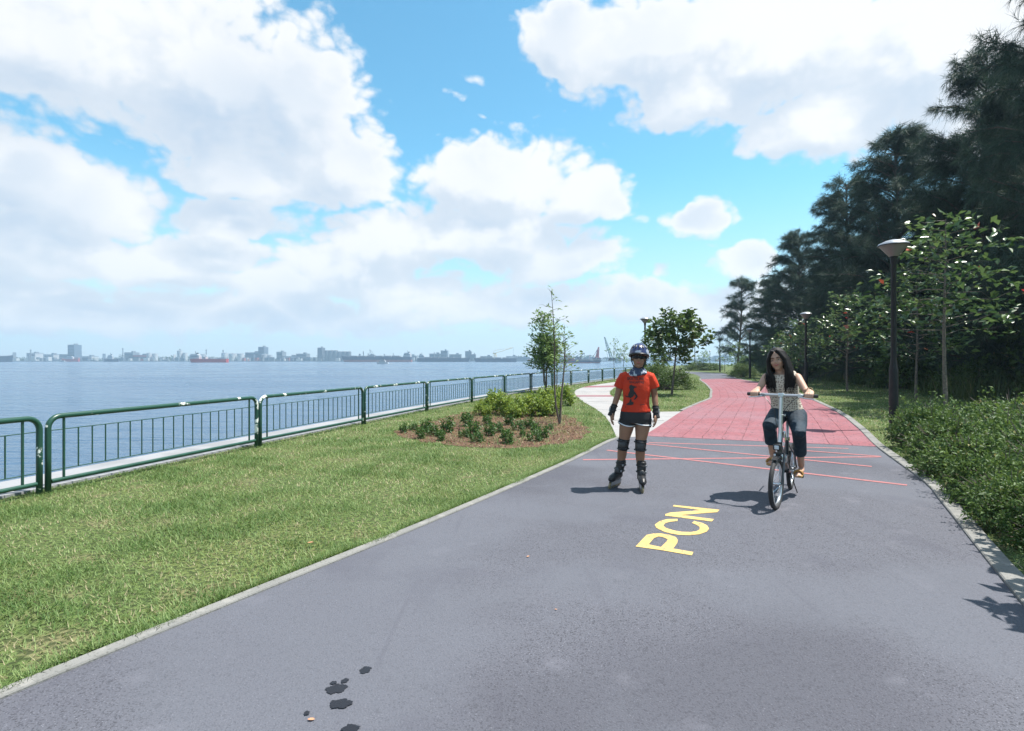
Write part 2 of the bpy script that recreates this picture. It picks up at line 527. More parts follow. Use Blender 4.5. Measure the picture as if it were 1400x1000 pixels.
# ------------------------------------------------------------------ layout lines (metres, camera at the origin looking along +Y)
FENCE = smooth_line([(-7.65, -2.8), (-6.9, -.2), (-5.95, 3.2), (-5.23, 6.15), (-4.36, 9.4), (-3.4, 12.8), (-2.46, 16), (-1.4, 19.2), (-.3, 22.4), (.85, 25.5), (2.05, 28.6),
                     (3.35, 31.7), (4.8, 34.8), (6.2, 37.9), (7.6, 41), (9.1, 44.1), (10.6, 47.6), (11.9, 51.5), (13.0, 56), (13.8, 61), (14.6, 67)], .1)
COAST = np.concatenate([[(-60, -160), (-22, -50)], offset_line(FENCE, 1.05)[::12], [(15.2, 76), (18.5, 88), (24, 102), (32, 122), (45, 146), (70, 168), (130, 184), (300, 200), (900, 240), (1500, 280)]])
L_EDGE = smooth_line([(-6.6, -5.5), (-5.1, -2.8), (-3.7, -.2), (-2.26, 2.4), (-1.66, 3.45), (-.87, 4.8), (.03, 6.45), (.99, 8.3), (1.98, 10.35), (2.64, 10.95), (3.65, 13.1), (4.95, 15.95), (6.4, 18.75), (7.65, 21.1),
                      (8.6, 23.6), (9.75, 26.7), (10.75, 29.8), (12.2, 34.5), (13.8, 40), (15.8, 46), (17.6, 52), (18.9, 57.5), (18.8, 62), (17, 66)], .25)
R_EDGE = smooth_line([(-2.0, -5.6), (-.4, -2.8), (1.2, -.05), (3.15, 3.4), (4.47, 5.7), (5.05, 6.75), (6.3, 9.5), (7.8, 12.5), (9.43, 16.05), (11.46, 21.2), (13.1, 25.7), (14.6, 30.4), (16.2, 36.5), (17.6, 43), (19.7, 49), (21.7, 55), (23, 61), (22.4, 68), (19.5, 73)], .25)
def at_y(P, y):
    i = int(np.argmax(P[:, 1] > y)); return i
iL0 = at_y(L_EDGE, 10.35)                      # asphalt's left corner
PINK0_L, PINK0_R = np.array([2.60, 10.72]), np.array([6.26, 9.42])
jL1, jR1 = at_y(L_EDGE, 41.5), at_y(R_EDGE, 44.0)
jL0, jR0 = at_y(L_EDGE, 10.95), at_y(R_EDGE, 9.42)

def sheet(name, poly, z, m, parent=None, kind=None):
    me = bpy.data.meshes.new(name)
    tri = tessellate_polygon([[Vector((p[0], p[1], 0)) for p in poly]])
    me.from_pydata([(p[0], p[1], z) for p in poly], [], [tuple(t) for t in tri])
    bm = bmesh.new(); bm.from_mesh(me)
    for f in bm.faces:
        f.normal_update()
        if f.normal.z < 0: f.normal_flip()
    bm.to_mesh(me); bm.free()
    me.materials.append(m)
    o = link(name, me, parent)
    if kind: o['kind'] = kind
    return o

def strip(A, B, z, nacross=1):
    """mesh builder for a ribbon between two equally long lines"""
    mb = MB(); n = len(A)
    vs = [(*(A[i] + (B[i] - A[i]) * k / nacross), z) for i in range(n) for k in range(nacross + 1)]
    w = nacross + 1
    fs = [(i * w + k, i * w + k + 1, (i + 1) * w + k + 1, (i + 1) * w + k) for i in range(n - 1) for k in range(nacross)]
    return mb.add(vs, fs)

def resample(P, n):
    s = np.concatenate([[0], np.cumsum(np.linalg.norm(np.diff(P, axis=0), axis=1))])
    q = np.linspace(0, s[-1], n)
    return np.stack([np.interp(q, s, P[:, k]) for k in range(2)], 1)

# lawn / land
land_poly = [tuple(p) for p in COAST] + [(1500, -160)]
lawn = sheet('lawn', land_poly, 0.0, m_lawn, kind='structure')

# asphalt near the camera
asph = [tuple(p) for p in L_EDGE[:iL0 + 1]] + [tuple(PINK0_L)] + [tuple(PINK0_R)] + [tuple(p) for p in R_EDGE[:jR0 + 1][::-1]]
path = sheet('asphalt_path', asph, .006, m_asphalt, kind='structure')
# pink paving: a dark bed with strips of stamped pink paving lying in it
A = resample(np.vstack([[PINK0_L], L_EDGE[jL0:jL1 + 1]]), 120)
B = resample(np.vstack([[PINK0_R], R_EDGE[jR0:jR1 + 1]]), 120)
pink = strip(A, B, .004, 1).build('pink_paved_path', m_joint, smooth=False)
pink['kind'] = 'structure'
NL = 11
for k in range(NL):
    t0, t1 = k / NL, (k + 1) / NL
    g = .0013 if k else 0
    wob = .004
    P0 = A + (B - A) * (t0 + g); P1 = A + (B - A) * (t1 - (.0013 if k < NL - 1 else 0))
    w0 = np.array([math.sin(i * 1.7 + k * 2.1) * wob for i in range(len(A))])
    P0 = P0 + (B - A) * (w0 * (.5 if k else 0))[:, None]
    mb = MB()
    n = len(A)
    vs = [(*P0[i], .010) for i in range(n)] + [(*P1[i], .010) for i in range(n)] + [(*P0[i], .002) for i in range(n)] + [(*P1[i], .002) for i in range(n)]
    fs = []
    for i in range(n - 1):
        fs += [(i, n + i, n + i + 1, i + 1), (2 * n + i, i, i + 1, 2 * n + i + 1), (n + i, 3 * n + i, 3 * n + i + 1, n + i + 1)]
    fs += [(0, 2 * n, 3 * n, n)]
    mb.add(vs, fs).build('paving_strip', m_pink, pink, smooth=False)
# far asphalt after the pink stretch
A2 = resample(L_EDGE[jL1:], 40); B2 = resample(R_EDGE[jR1:], 40)
far_path = strip(A2, B2, .006).build('far_asphalt_path', m_asphalt, smooth=False); far_path['kind'] = 'structure'

# pale concrete path that leaves to the left round the planted island
C_OUT = smooth_line([(1.98, 10.37), (2.2, 12), (2.45, 14.4), (2.55, 17), (2.55, 20), (2.75, 24), (3.2, 27.2), (4.1, 30.4), (5.5, 33.8), (7.3, 37.6), (9.3, 42), (11.6, 46.5), (14.5, 51)], .4)
C_IN = smooth_line([(4.10, 15.75), (3.92, 17), (3.95, 19.5), (4.2, 23.4), (4.9, 27), (6, 31), (8, 36), (10.5, 41), (12.8, 45), (15.3, 49)], .4)
cp = [tuple(p) for p in C_OUT] + [tuple(p) for p in C_IN[::-1]] + [(4.85, 15.85)] + [tuple(p) for p in L_EDGE[jL0:at_y(L_EDGE, 15.9)][::-1]] + [tuple(PINK0_L)]
conc = sheet('concrete_path', cp, .003, m_concrete_path, kind='structure')
band = sheet('red_band', [(3.75, 29.4), (4.35, 31.1), (6.4, 32), (5.6, 29.9)], .007, m_pink, conc)
band2 = sheet('red_band', [(2.6, 22.2), (2.68, 23.0), (4.16, 23.0), (4.1, 22.2)], .007, m_pink, conc)
m_cjoint = mat('concrete_joint', (.16, .15, .14), .95)
for yy in (13.5, 16.5, 19.5, 25.5):
    i = at_y(C_OUT, yy); j = at_y(C_IN, yy) if yy > 16 else None
    a = C_OUT[i]; b = C_IN[j] if j is not None else np.array([3.75, yy])
    MB().box(((a[0] + b[0]) / 2, yy, .0045), (b[0] - a[0] - .02, .02, .004)).build('expansion_joint', m_cjoint, conc, smooth=False)

# kerbs
def kerb_run(name, P, w0, w1, z, seg=None):
    """concrete edging along P between offsets w0 and w1; joints every seg metres"""
    A = offset_line(P, w0); B = offset_line(P, w1)
    root = empty(name); root['kind'] = 'structure'
    n = len(P); stp = seg if seg else 24
    for a in range(0, n - 1, stp):
        b = min(a + stp, n - 1)
        rs = []
        dz = random.uniform(-.004, .004) if seg else 0
        dx = np.array([random.uniform(-.006, .006), random.uniform(-.006, .006)]) if seg else 0
        for i in range(a, b + 1):
            pa, pb = A[i] + dx, B[i] + dx
            if seg:
                q = (P[min(i + 1, n - 1)] - P[max(i - 1, 0)]); q = q / np.linalg.norm(q) * .007
                if i == a: pa, pb = pa + q, pb + q
                if i == b: pa, pb = pa - q, pb - q
            m = (pb - pa) * .06
            rs.append([(*pa, -.05), (*pb, -.05), (*pb, z - .008 + dz), (*(pb - m), z + dz), (*(pa + m), z + dz), (*pa, z - .008 + dz)])
        MB().rings(rs).build('kerb_stone' if seg else 'edging', m_kerb, root, smooth=False)
    return root
kerb_run('left_kerb', L_EDGE[:iL0 + 1], -.005, .075, .022)
kerb_run('right_kerb', R_EDGE[:jR1 + 20], -.135, .005, .03, 4)
kerb_run('island_kerb', L_EDGE[at_y(L_EDGE, 15.95):jL1 + 10], -.005, .10, .025, 4)

# painted letters and lines on the asphalt (flat paint, each its own sheet)
def crop_pts(pts, x0=860, y0=680, s=10.0):
    return [gp(x0 + a / s, y0 + b / s) for a, b in pts]
def paint(name, loops, z, m, parent, label=None):
    me = bpy.data.meshes.new(name)
    L3 = [[Vector((x, y, 0)) for x, y in l] for l in loops]
    tri = tessellate_polygon(L3)
    vs = [(p.x, p.y, z) for l in L3 for p in l]
    fs = []
    for t in tri:
        a, b, c = [Vector(vs[i]) for i in t]
        fs.append(tuple(t) if (b - a).cross(c - a).z > 0 else tuple(t)[::-1])
    me.from_pydata(vs, [], fs); me.materials.append(m)
    o = link(name, me, parent)
    if label: o['label'] = label
    return o
P_out = [(88, 690), (240, 530), (330, 512), (430, 508), (560, 530), (640, 560), (668, 600), (660, 640), (605, 718), (880, 765), (860, 812), (430, 738)]
P_in = [(270, 660), (340, 575), (400, 552), (460, 560), (530, 590), (515, 620), (437, 697)]
C_l = [(665, 310), (520, 312), (420, 340), (352, 388), (370, 430), (450, 475), (560, 510), (680, 530), (830, 535), (960, 522), (1060, 487), (1095, 445), (1070, 400), (1000, 365), (890, 337), (860, 366), (920, 390),
       (965, 420), (965, 455), (920, 480), (830, 490), (720, 487), (600, 465), (510, 435), (470, 405), (490, 375), (560, 350), (662, 340)]
N_l = [(612, 118), (1237, 184), (1210, 218), (720, 256), (1162, 313), (1132, 346), (495, 266), (495, 245), (560, 222), (985, 190), (598, 138)]
paint('painted_letter', [crop_pts(P_out), crop_pts(P_in)], .0095, m_paint_y, path, 'yellow painted letter P')
paint('painted_letter', [crop_pts(C_l)], .0095, m_paint_y, path, 'yellow painted letter C')
paint('painted_letter', [crop_pts(N_l)], .0095, m_paint_y, path, 'yellow painted letter N')
def pline(x0, y0, x1, y1, w=.075, z=.0095):
    a, b = np.array(gp(x0, y0)), np.array(gp(x1, y1))
    t = (b - a) / np.linalg.norm(b - a); n = np.array([-t[1], t[0]]) * w / 2
    paint('painted_line', [[tuple(a - n), tuple(b - n), tuple(b + n), tuple(a + n)]], z, m_paint_r, path)
pline(797, 629.5, 1204, 625.5, z=.0092)
pline(830, 616.5, 1240, 664.5, z=.0098)
pline(880, 607.5, 1192, 639, z=.0104)
pline(887, 606, 1160, 614, w=.07, z=.0086)
pline(1085, 616, 1204, 625, w=.07, z=.0110)
# wet drips
def blot(x, y, rx, ry, seed, z=.0098):
    rr = random.Random(seed); c = gp(x, y); sc = c[1] / F_PX; sy = c[1] ** 2 / (CAM_H * F_PX)
    pts = []
    ph = [rr.uniform(0, 6) for _ in range(3)]
    for i in range(72):
        a = 2 * math.pi * i / 72
        k = 1 + .12 * math.sin(2 * a + ph[0]) + .10 * math.sin(5 * a + ph[1]) + .05 * math.sin(9 * a + ph[2]) + .04 * math.sin(17 * a + ph[0]) + rr.uniform(-.05, .05)
        pts.append((c[0] + rx * sc * k * math.cos(a), c[1] + ry * sy * k * math.sin(a)))
    paint('wet_patch', [pts], z, m_wet, path)
for i, b in enumerate([(499.5, 918.5, 8, 4.4), (460, 944.5, 12.5, 7), (471.5, 933.5, 5, 3), (456, 936.5, 4, 2.4), (466, 965.5, 13.5, 7.2), (419.5, 978.5, 4, 2.6), (479, 1001, 13, 6)]):
    blot(*b, seed=i, z=.0090 + i * .0006)

# mulch bed
bed = smooth_line([(-2.45, 11.2), (-1.9, 10.35), (-.85, 9.45), (.3, 9.35), (1.15, 10.2), (1.6, 11.4), (1.62, 12.8), (1.5, 14.3), (.9, 16), (-.2, 16.7), (-1.3, 15.6), (-1.95, 13.3), (-2.45, 11.2)], .25)
bed = bed + np.stack([np.sin(np.arange(len(bed)) * 1.9), np.cos(np.arange(len(bed)) * 2.7)], 1) * .08
bed_o = sheet('mulch_bed', [tuple(p) for p in bed[:-1]], .006, m_mulch, kind='structure')

# seawall coping
A = offset_line(FENCE, .20); B = offset_line(FENCE, 1.02)
wall_root = empty('seawall'); wall_root['kind'] = 'structure'
st = 30
for a in range(0, len(FENCE) - 1, st):
    b = min(a + st, len(FENCE) - 1)
    rs = []
    for i in range(a, b + 1, 3):
        pa, pb = A[i], B[i]
        if i == a and a: pa, pb = A[i] * .93 + A[i + 1] * .07, B[i] * .93 + B[i + 1] * .07
        rs.append([(*pa, -.3), (*pb, -3.2), (*pb, .012), (*(pb * .97 + pa * .03), .03), (*pa, .03)])
    MB().rings(rs).build('coping_slab', m_coping, wall_root, smooth=False)

# sea
SEA_Z = -2.6
m_sea, nt, bs = new_mat('sea_water')
bs.inputs['Base Color'].default_value = (.050, .100, .165, 1)
bs.inputs['Roughness'].default_value = .16
bs.inputs['IOR'].default_value = 1.33
tc = nt.nodes.new('ShaderNodeTexCoord')
def wave(scale, det, sx, sy, rot):
    mp = nt.nodes.new('ShaderNodeMapping'); mp.inputs['Scale'].default_value = (sx, sy, 1); mp.inputs['Rotation'].default_value = (0, 0, rot)
    nt.links.new(tc.outputs['Object'], mp.inputs[0])
    n = nt.nodes.new('ShaderNodeTexNoise'); n.inputs['Scale'].default_value = scale; n.inputs['Detail'].default_value = det; n.inputs['Roughness'].default_value = .6
    nt.links.new(mp.outputs[0], n.inputs['Vector']); return n.outputs['Fac']
w1 = wave(.42, 5, .38, 1.0, .12); w2 = wave(1.7, 4, .42, 1.0, -.10); w3 = wave(.03, 3, .5, 1, .2)
ad = nt.nodes.new('ShaderNodeMath'); ad.operation = 'MULTIPLY_ADD'; ad.inputs[1].default_value = .42
nt.links.new(w2, ad.inputs[0]); nt.links.new(w1, ad.inputs[2])
bp = nt.nodes.new('ShaderNodeBump'); bp.inputs['Strength'].default_value = .9; bp.inputs['Distance'].default_value = 1.0
nt.links.new(ad.outputs[0], bp.inputs['Height']); nt.links.new(bp.outputs[0], bs.inputs['Normal'])
rm = nt.nodes.new('ShaderNodeMapRange'); rm.inputs[1].default_value = .42; rm.inputs[2].default_value = .6; rm.inputs[3].default_value = .10; rm.inputs[4].default_value = .28
nt.links.new(w3, rm.inputs[0]); nt.links.new(rm.outputs[0], bs.inputs['Roughness'])
sea = sheet('sea', [(-2400, -160), (2400, -160), (2400, 1650), (-2400, 1650)], SEA_Z, m_sea, kind='structure')

# ------------------------------------------------------------------ railing along the seawall
m_green = mat('green_railing_paint', (.015, .062, .042), .38, col2=(.02, .078, .052), scale=9, coat=.15)
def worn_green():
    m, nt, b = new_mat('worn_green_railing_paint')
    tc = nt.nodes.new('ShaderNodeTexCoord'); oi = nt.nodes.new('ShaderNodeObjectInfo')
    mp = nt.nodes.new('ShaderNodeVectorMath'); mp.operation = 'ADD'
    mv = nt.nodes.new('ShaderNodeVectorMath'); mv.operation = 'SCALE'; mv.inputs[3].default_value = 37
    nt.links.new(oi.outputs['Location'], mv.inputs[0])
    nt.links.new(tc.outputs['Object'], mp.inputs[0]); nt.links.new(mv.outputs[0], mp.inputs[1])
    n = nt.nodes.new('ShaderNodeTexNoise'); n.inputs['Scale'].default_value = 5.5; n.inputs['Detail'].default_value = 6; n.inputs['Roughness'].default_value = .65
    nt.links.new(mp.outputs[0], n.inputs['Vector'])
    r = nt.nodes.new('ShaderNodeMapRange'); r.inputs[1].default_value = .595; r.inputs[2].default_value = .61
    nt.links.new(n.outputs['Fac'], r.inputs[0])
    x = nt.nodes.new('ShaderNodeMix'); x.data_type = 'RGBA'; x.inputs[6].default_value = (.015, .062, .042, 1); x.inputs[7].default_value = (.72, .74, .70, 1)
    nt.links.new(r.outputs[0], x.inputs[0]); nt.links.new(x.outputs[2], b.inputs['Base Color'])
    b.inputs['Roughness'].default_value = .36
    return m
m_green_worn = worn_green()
PITCH, PL = 3.40, 3.31
def arc_frame(Lx, H, r):
    pts = [(0, 0, -.08), (0, 0, H * .5), (0, 0, H - r)]
    pts += [(r - r * math.cos(a), 0, H - r + r * math.sin(a)) for a in [R(15 * i) for i in range(1, 7)]]
    pts += [(Lx * .5, 0, H)]
    pts += [(Lx - r + r * math.sin(a), 0, H - r + r * math.cos(a)) for a in [R(15 * i) for i in range(0, 7)]]
    pts += [(Lx, 0, H * .5), (Lx, 0, -.08)]
    return pts
def make_panel():
    root = empty('railing_panel')
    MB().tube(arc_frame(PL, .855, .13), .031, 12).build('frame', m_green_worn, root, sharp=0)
    MB().tube([(.031, 0, .125), (PL * .5, 0, .125), (PL - .031, 0, .125)], .024, 10).build('bottom_rail', m_green, root)
    for z in (.70, .245):
        MB().tube([(.03, 0, z), (PL - .03, 0, z)], .006, 6).build('cross_rod', m_green, root)
    me = MB().tube([(0, 0, .125), (0, 0, .85)], .014, 8).mesh('upright')
    me.materials.append(m_green)
    for x in (.17, PL - .17): link('upright', me, root, (x, 0, 0))
    me = MB().tube([(0, 0, .246), (0, 0, .702)], .0085, 6).mesh('baluster')
    me.materials.append(m_green)
    for i in range(17): link('baluster', me, root, (.17 + (PL - .34) * (i + 1) / 18, 0, 0))
    return root
ORD = ['first', 'second', 'third', 'fourth', 'fifth', 'sixth', 'seventh', 'eighth', 'ninth', 'tenth', 'eleventh', 'twelfth', 'thirteenth', 'fourteenth', 'fifteenth', 'sixteenth', 'seventeenth', 'eighteenth', 'nineteenth', 'twentieth', 'twenty-first', 'twenty-second']
proto = make_panel()
s = np.concatenate([[0], np.cumsum(np.linalg.norm(np.diff(FENCE, axis=0), axis=1))])
s_first = s[np.argmin(np.linalg.norm(FENCE - np.array([-5.22, 6.15]), axis=1))]
first = True
for k in range(-1, 18):
    q0 = s_first + k * PITCH; q1 = q0 + PL
    if q1 > s[-1]: break
    a = np.array([np.interp(q0, s, FENCE[:, j]) for j in (0, 1)]); b = np.array([np.interp(q1, s, FENCE[:, j]) for j in (0, 1)])
    o = proto if first else copy_tree(proto); first = False
    o.location = (a[0], a[1], 0); o.rotation_euler = (0, 0, math.atan2(b[1] - a[1], b[0] - a[0]))
    i = k + 1
    if i == 0: lab = 'nearest green tubular railing panel, cut off by the left picture edge'
    elif i == 1: lab = 'green tubular railing panel with white worn spots, nearest one seen whole'
    else: lab = '%s green tubular railing panel from the left along the seawall' % ORD[i]
    tag(o, lab, 'railing', 'green railing panels along the seawall')

# ------------------------------------------------------------------ lamp posts
m_black = mat('black_lamp_paint', (.009, .009, .010), .5, col2=(.016, .014, .014), scale=8, spec=.3)
m_bowl = mat('frosted_lamp_bowl', (.27, .235, .215), .35, col2=(.22, .20, .19), scale=4, trans=.25)
m_cap = mat('lamp_cap_metal', (.42, .44, .47), .35, .6, bump=.1)
m_rim = mat('lamp_rim', (.05, .052, .06), .4)
def make_lamp():
    root = empty('lamp_post')
    MB().lathe([(.16, 0), (.16, .02), (.10, .035), (.095, .06)], n=16).build('base_plate', m_black, root)
    MB().lathe([(.088, .03), (.088, 1.22), (.082, 1.30), (.066, 1.42), (.060, 1.5)], n=16).build('base_sleeve', m_black, root)
    MB().lathe([(.055, 1.45), (.050, 3.55), (.062, 3.58), (.062, 3.66), (.085, 3.72)], n=16).build('pole', m_black, root)
    MB().lathe([(.09, 3.70), (.10, 3.72), (.27, 3.93), (.272, 3.94)], n=28).build('lamp_bowl', m_bowl, root)
    cp_ = MB().lathe([(.25, 3.945), (.29, 3.945), (.275, 3.975), (.16, 4.03), (.06, 4.055), (.0, 4.06)], n=28).build('lamp_cap', m_cap, root)
    MB().lathe([(.273, 3.925), (.297, 3.925), (.300, 3.944), (.273, 3.944)], n=28).build('rim', m_rim, cp_)
    return root
lp = [(8.14, 11.7, 1.0, 'tall black lamp post standing behind the right hand shrubs, nearest to the camera'),
      (15.0, 28.0, .97, 'black lamp post on the right verge just behind the cyclist'),
      (19.3, 44.5, 1.0, 'black lamp post on right verge beside the low hedge at the bend'),
      (25.2, 66.5, 1.0, 'slim lamp post at the far bend, in front of the feathery tree'),
      (8.0, 33.0, 1.0, 'lamp post rising behind the skater\'s helmet'),
      (26.0, 78, 1.0, 'thin lamp post standing behind the island tree\'s right side'),
      (46.9, 130.0, .9, 'tiniest and farthest lamp post, seen against the water')]
proto = make_lamp()
for i, (x, y, sc, lab) in enumerate(lp):
    o = proto if i == 0 else copy_tree(proto)
    o.location = (x, y, 0) if y < 100 else (x, y, 0); o.scale = (sc, sc, sc)
    tag(o, lab, 'lamp post', 'lamp posts along the path')
# ------------------------------------------------------------------ vegetation
m_bark = mat('bark', (.085, .068, .055), .9, col2=(.13, .11, .09), scale=14, bump=.6, bscale=30, bdist=.02, stretch=(1, 1, .25))
m_bark_pale = mat('pale_bark', (.17, .145, .12), .9, col2=(.10, .085, .07), scale=20, bump=.5, bscale=40, bdist=.01)
m_needle = leaf_mat('casuarina_needles', (.024, .050, .036), (.064, .108, .068), rough=.6, transl=.18, spec=.3)
m_broad = leaf_mat('glossy_broad_leaf', (.038, .092, .028), (.105, .185, .058), (.40, .06, .02), rough=.32, transl=.25, spec=.6)
m_broad2 = leaf_mat('island_tree_leaf', (.035, .075, .018), (.085, .15, .035), rough=.38, transl=.3, spec=.5)
m_light = leaf_mat('light_green_leaf', (.085, .165, .038), (.18, .28, .085), rough=.45, transl=.35)
m_bright = leaf_mat('yellow_green_leaf', (.11, .20, .026), (.25, .34, .055), rough=.45, transl=.35)
m_small = leaf_mat('small_shrub_leaf', (.035, .095, .018), (.075, .16, .035), rough=.45, transl=.3)
m_bush = leaf_mat('verge_shrub_leaf', (.026, .070, .016), (.120, .205, .048), (.26, .24, .09), rough=.55, transl=.3, spec=.35)
m_hedge = leaf_mat('hedge_leaf', (.050, .100, .022), (.105, .175, .042), rough=.5, transl=.3)
m_grass = leaf_mat('grass_blade', (.060, .135, .024), (.250, .335, .120), (.40, .35, .21), rough=.55, transl=.3, spec=.3)
m_tall = leaf_mat('tall_grass_blade', (.045, .085, .020), (.105, .145, .040), (.22, .19, .09), rough=.55, transl=.3)
m_twig = mat('twig', (.16, .13, .11), .9)

def unit_rand(n):
    return norm(rng.normal(size=(n, 3)))

def casuarina(seed, H, RAD, nb=120, low=.05):
    global rng
    rng = np.random.default_rng(seed)
    lim = MB()
    k = 9
    lean = rng.normal(0, .03, 2)
    tz = np.linspace(0, 1, k)
    TP = np.stack([lean[0] * H * tz + .12 * np.sin(tz * 5 + seed), lean[1] * H * tz + .12 * np.cos(tz * 4 + seed), tz * H], 1)
    tr = MB().tube([tuple(p) for p in TP], list(.17 * (1 - tz * .92) * H / 12 + .012), 9)
    Ps, Ds, Ls = [], [], []
    for i in range(nb):
        t = low + (1 - low) * rng.random() ** .95
        base = np.array([np.interp(t, tz, TP[:, j]) for j in range(3)])
        az = rng.random() * 2 * np.pi
        prof = (math.sin(min(1, .45 + t / .30) * math.pi / 2)) * (1 - t) ** .46
        ln = RAD * (prof * rng.uniform(.6, 1.15) + .10) + .25
        up = rng.uniform(.25, .95) + .5 * t
        d = np.array([math.cos(az), math.sin(az), up]); d /= np.linalg.norm(d)
        s = np.linspace(0, 1, 7)
        sag = rng.uniform(.15, .5) * ln
        bp = base[None] + d[None] * (s * ln)[:, None]
        bp[:, 2] -= sag * s ** 2.2
        bp += rng.normal(0, .03, bp.shape) * s[:, None] * ln * .4
        lim.tube([tuple(p) for p in bp], list((.035 * (1 - s) + .006) * (.5 + ln / RAD * .7)), 4)
        nsp = int(12 + ln * 12)
        u = .12 + .88 * rng.random(nsp) ** .8
        q = np.stack([np.interp(u, s, bp[:, j]) for j in range(3)], 1)
        tng = norm(np.stack([np.interp(u, s, np.gradient(bp[:, j])) for j in range(3)], 1))
        out = norm(tng * .8 + unit_rand(nsp) * .75 + np.array([0, 0, .1]))
        tl = rng.uniform(.25, .75, nsp) * (.6 + .5 * (1 - u))
        m = 20
        f = rng.random((nsp, m))
        pp = q[:, None, :] + out[:, None, :] * (f * tl[:, None])[..., None]
        pp[..., 2] -= .22 * (f ** 2) * tl[:, None]
        dd = norm(out[:, None, :] * .7 + rng.normal(0, .42, (nsp, m, 3)) + np.array([0, 0, -.55]))
        Ps.append(pp.reshape(-1, 3)); Ds.append(dd.reshape(-1, 3)); Ls.append(rng.uniform(.16, .42, nsp * m))
    P = np.concatenate(Ps); D = np.concatenate(Ds); L = np.concatenate(Ls)
    n = len(P)
    S = norm(np.cross(D, unit_rand(n))) * (rng.uniform(.0042, .0092, n))[:, None]
    V = np.stack([P - S, P + S, P + D * L[:, None]], 1)
    crown = tri_mesh('needle_crown', V, 3, m_needle, rng.random(n))
    trunk = tr.mesh('trunk'); trunk.materials.append(m_bark)
    limbs = lim.mesh('limbs'); limbs.materials.append(m_bark)
    return trunk, limbs, crown

CAS = [casuarina(11, 12.0, 3.8, 200), casuarina(23, 11.0, 3.6, 190), casuarina(37, 13.0, 4.3, 215), casuarina(51, 9.0, 3.0, 74, .15)]
cas_n = 0
def put_cas(v, x, y, h, rz, label, wide=1.0):
    H0 = (12, 11, 13, 9)[v]
    r = empty('casuarina_tree', (x, y, 0), rz, label, 'tree', 'casuarina trees right of the path')
    s = h / H0; r.scale = (s * wide, s * wide, s)
    t, l, c = CAS[v]
    link('trunk', t, r); link('limbs', l, r); link('crown', c, r)
put_cas(2, 19.0, 18.4, 18.0, .4, 'tallest dark casuarina at the right picture edge, its plumes arching into the white cloud', .72)
put_cas(0, 20.9, 24.0, 14.2, 2.2, 'dark casuarina behind the glossy young tree, left of the tallest one', .92)
put_cas(1, 21.2, 30.4, 13.3, 4.0, 'rounded dark casuarina behind the near lamp post\'s head', 1.05)
put_cas(2, 22.4, 36.8, 13.2, 5.1, 'tall casuarina in the middle of the dark row', .95)
put_cas(0, 23.2, 43.5, 11.3, .9, 'dark casuarina above the cyclist\'s shoulder at the sea end of the dense row', 1.1)
put_cas(3, 25.6, 62.0, 10.3, 1.5, 'thin airy casuarina standing alone at the far bend, sky showing through', 1.0)
put_cas(1, 24.4, 51.5, 8.6, 3.3, 'smaller casuarina at the low end of the dark row beside the airy one', 1.1)
back = [(24.5, 20.0, 13.5), (25.5, 26.5, 13.0), (25.5, 33.0, 11.4), (26.5, 40.0, 10.6), (28, 47.5, 9.6), (21.8, 13.8, 14.5), (25.0, 15.8, 14.0), (29, 30, 13.0)]
for i, (x, y, h) in enumerate(back):
    put_cas(i % 3, x, y, h, i * 1.9 + .5, 'dark casuarina in the shaded back row, mostly hidden by the front trees', 1.1)

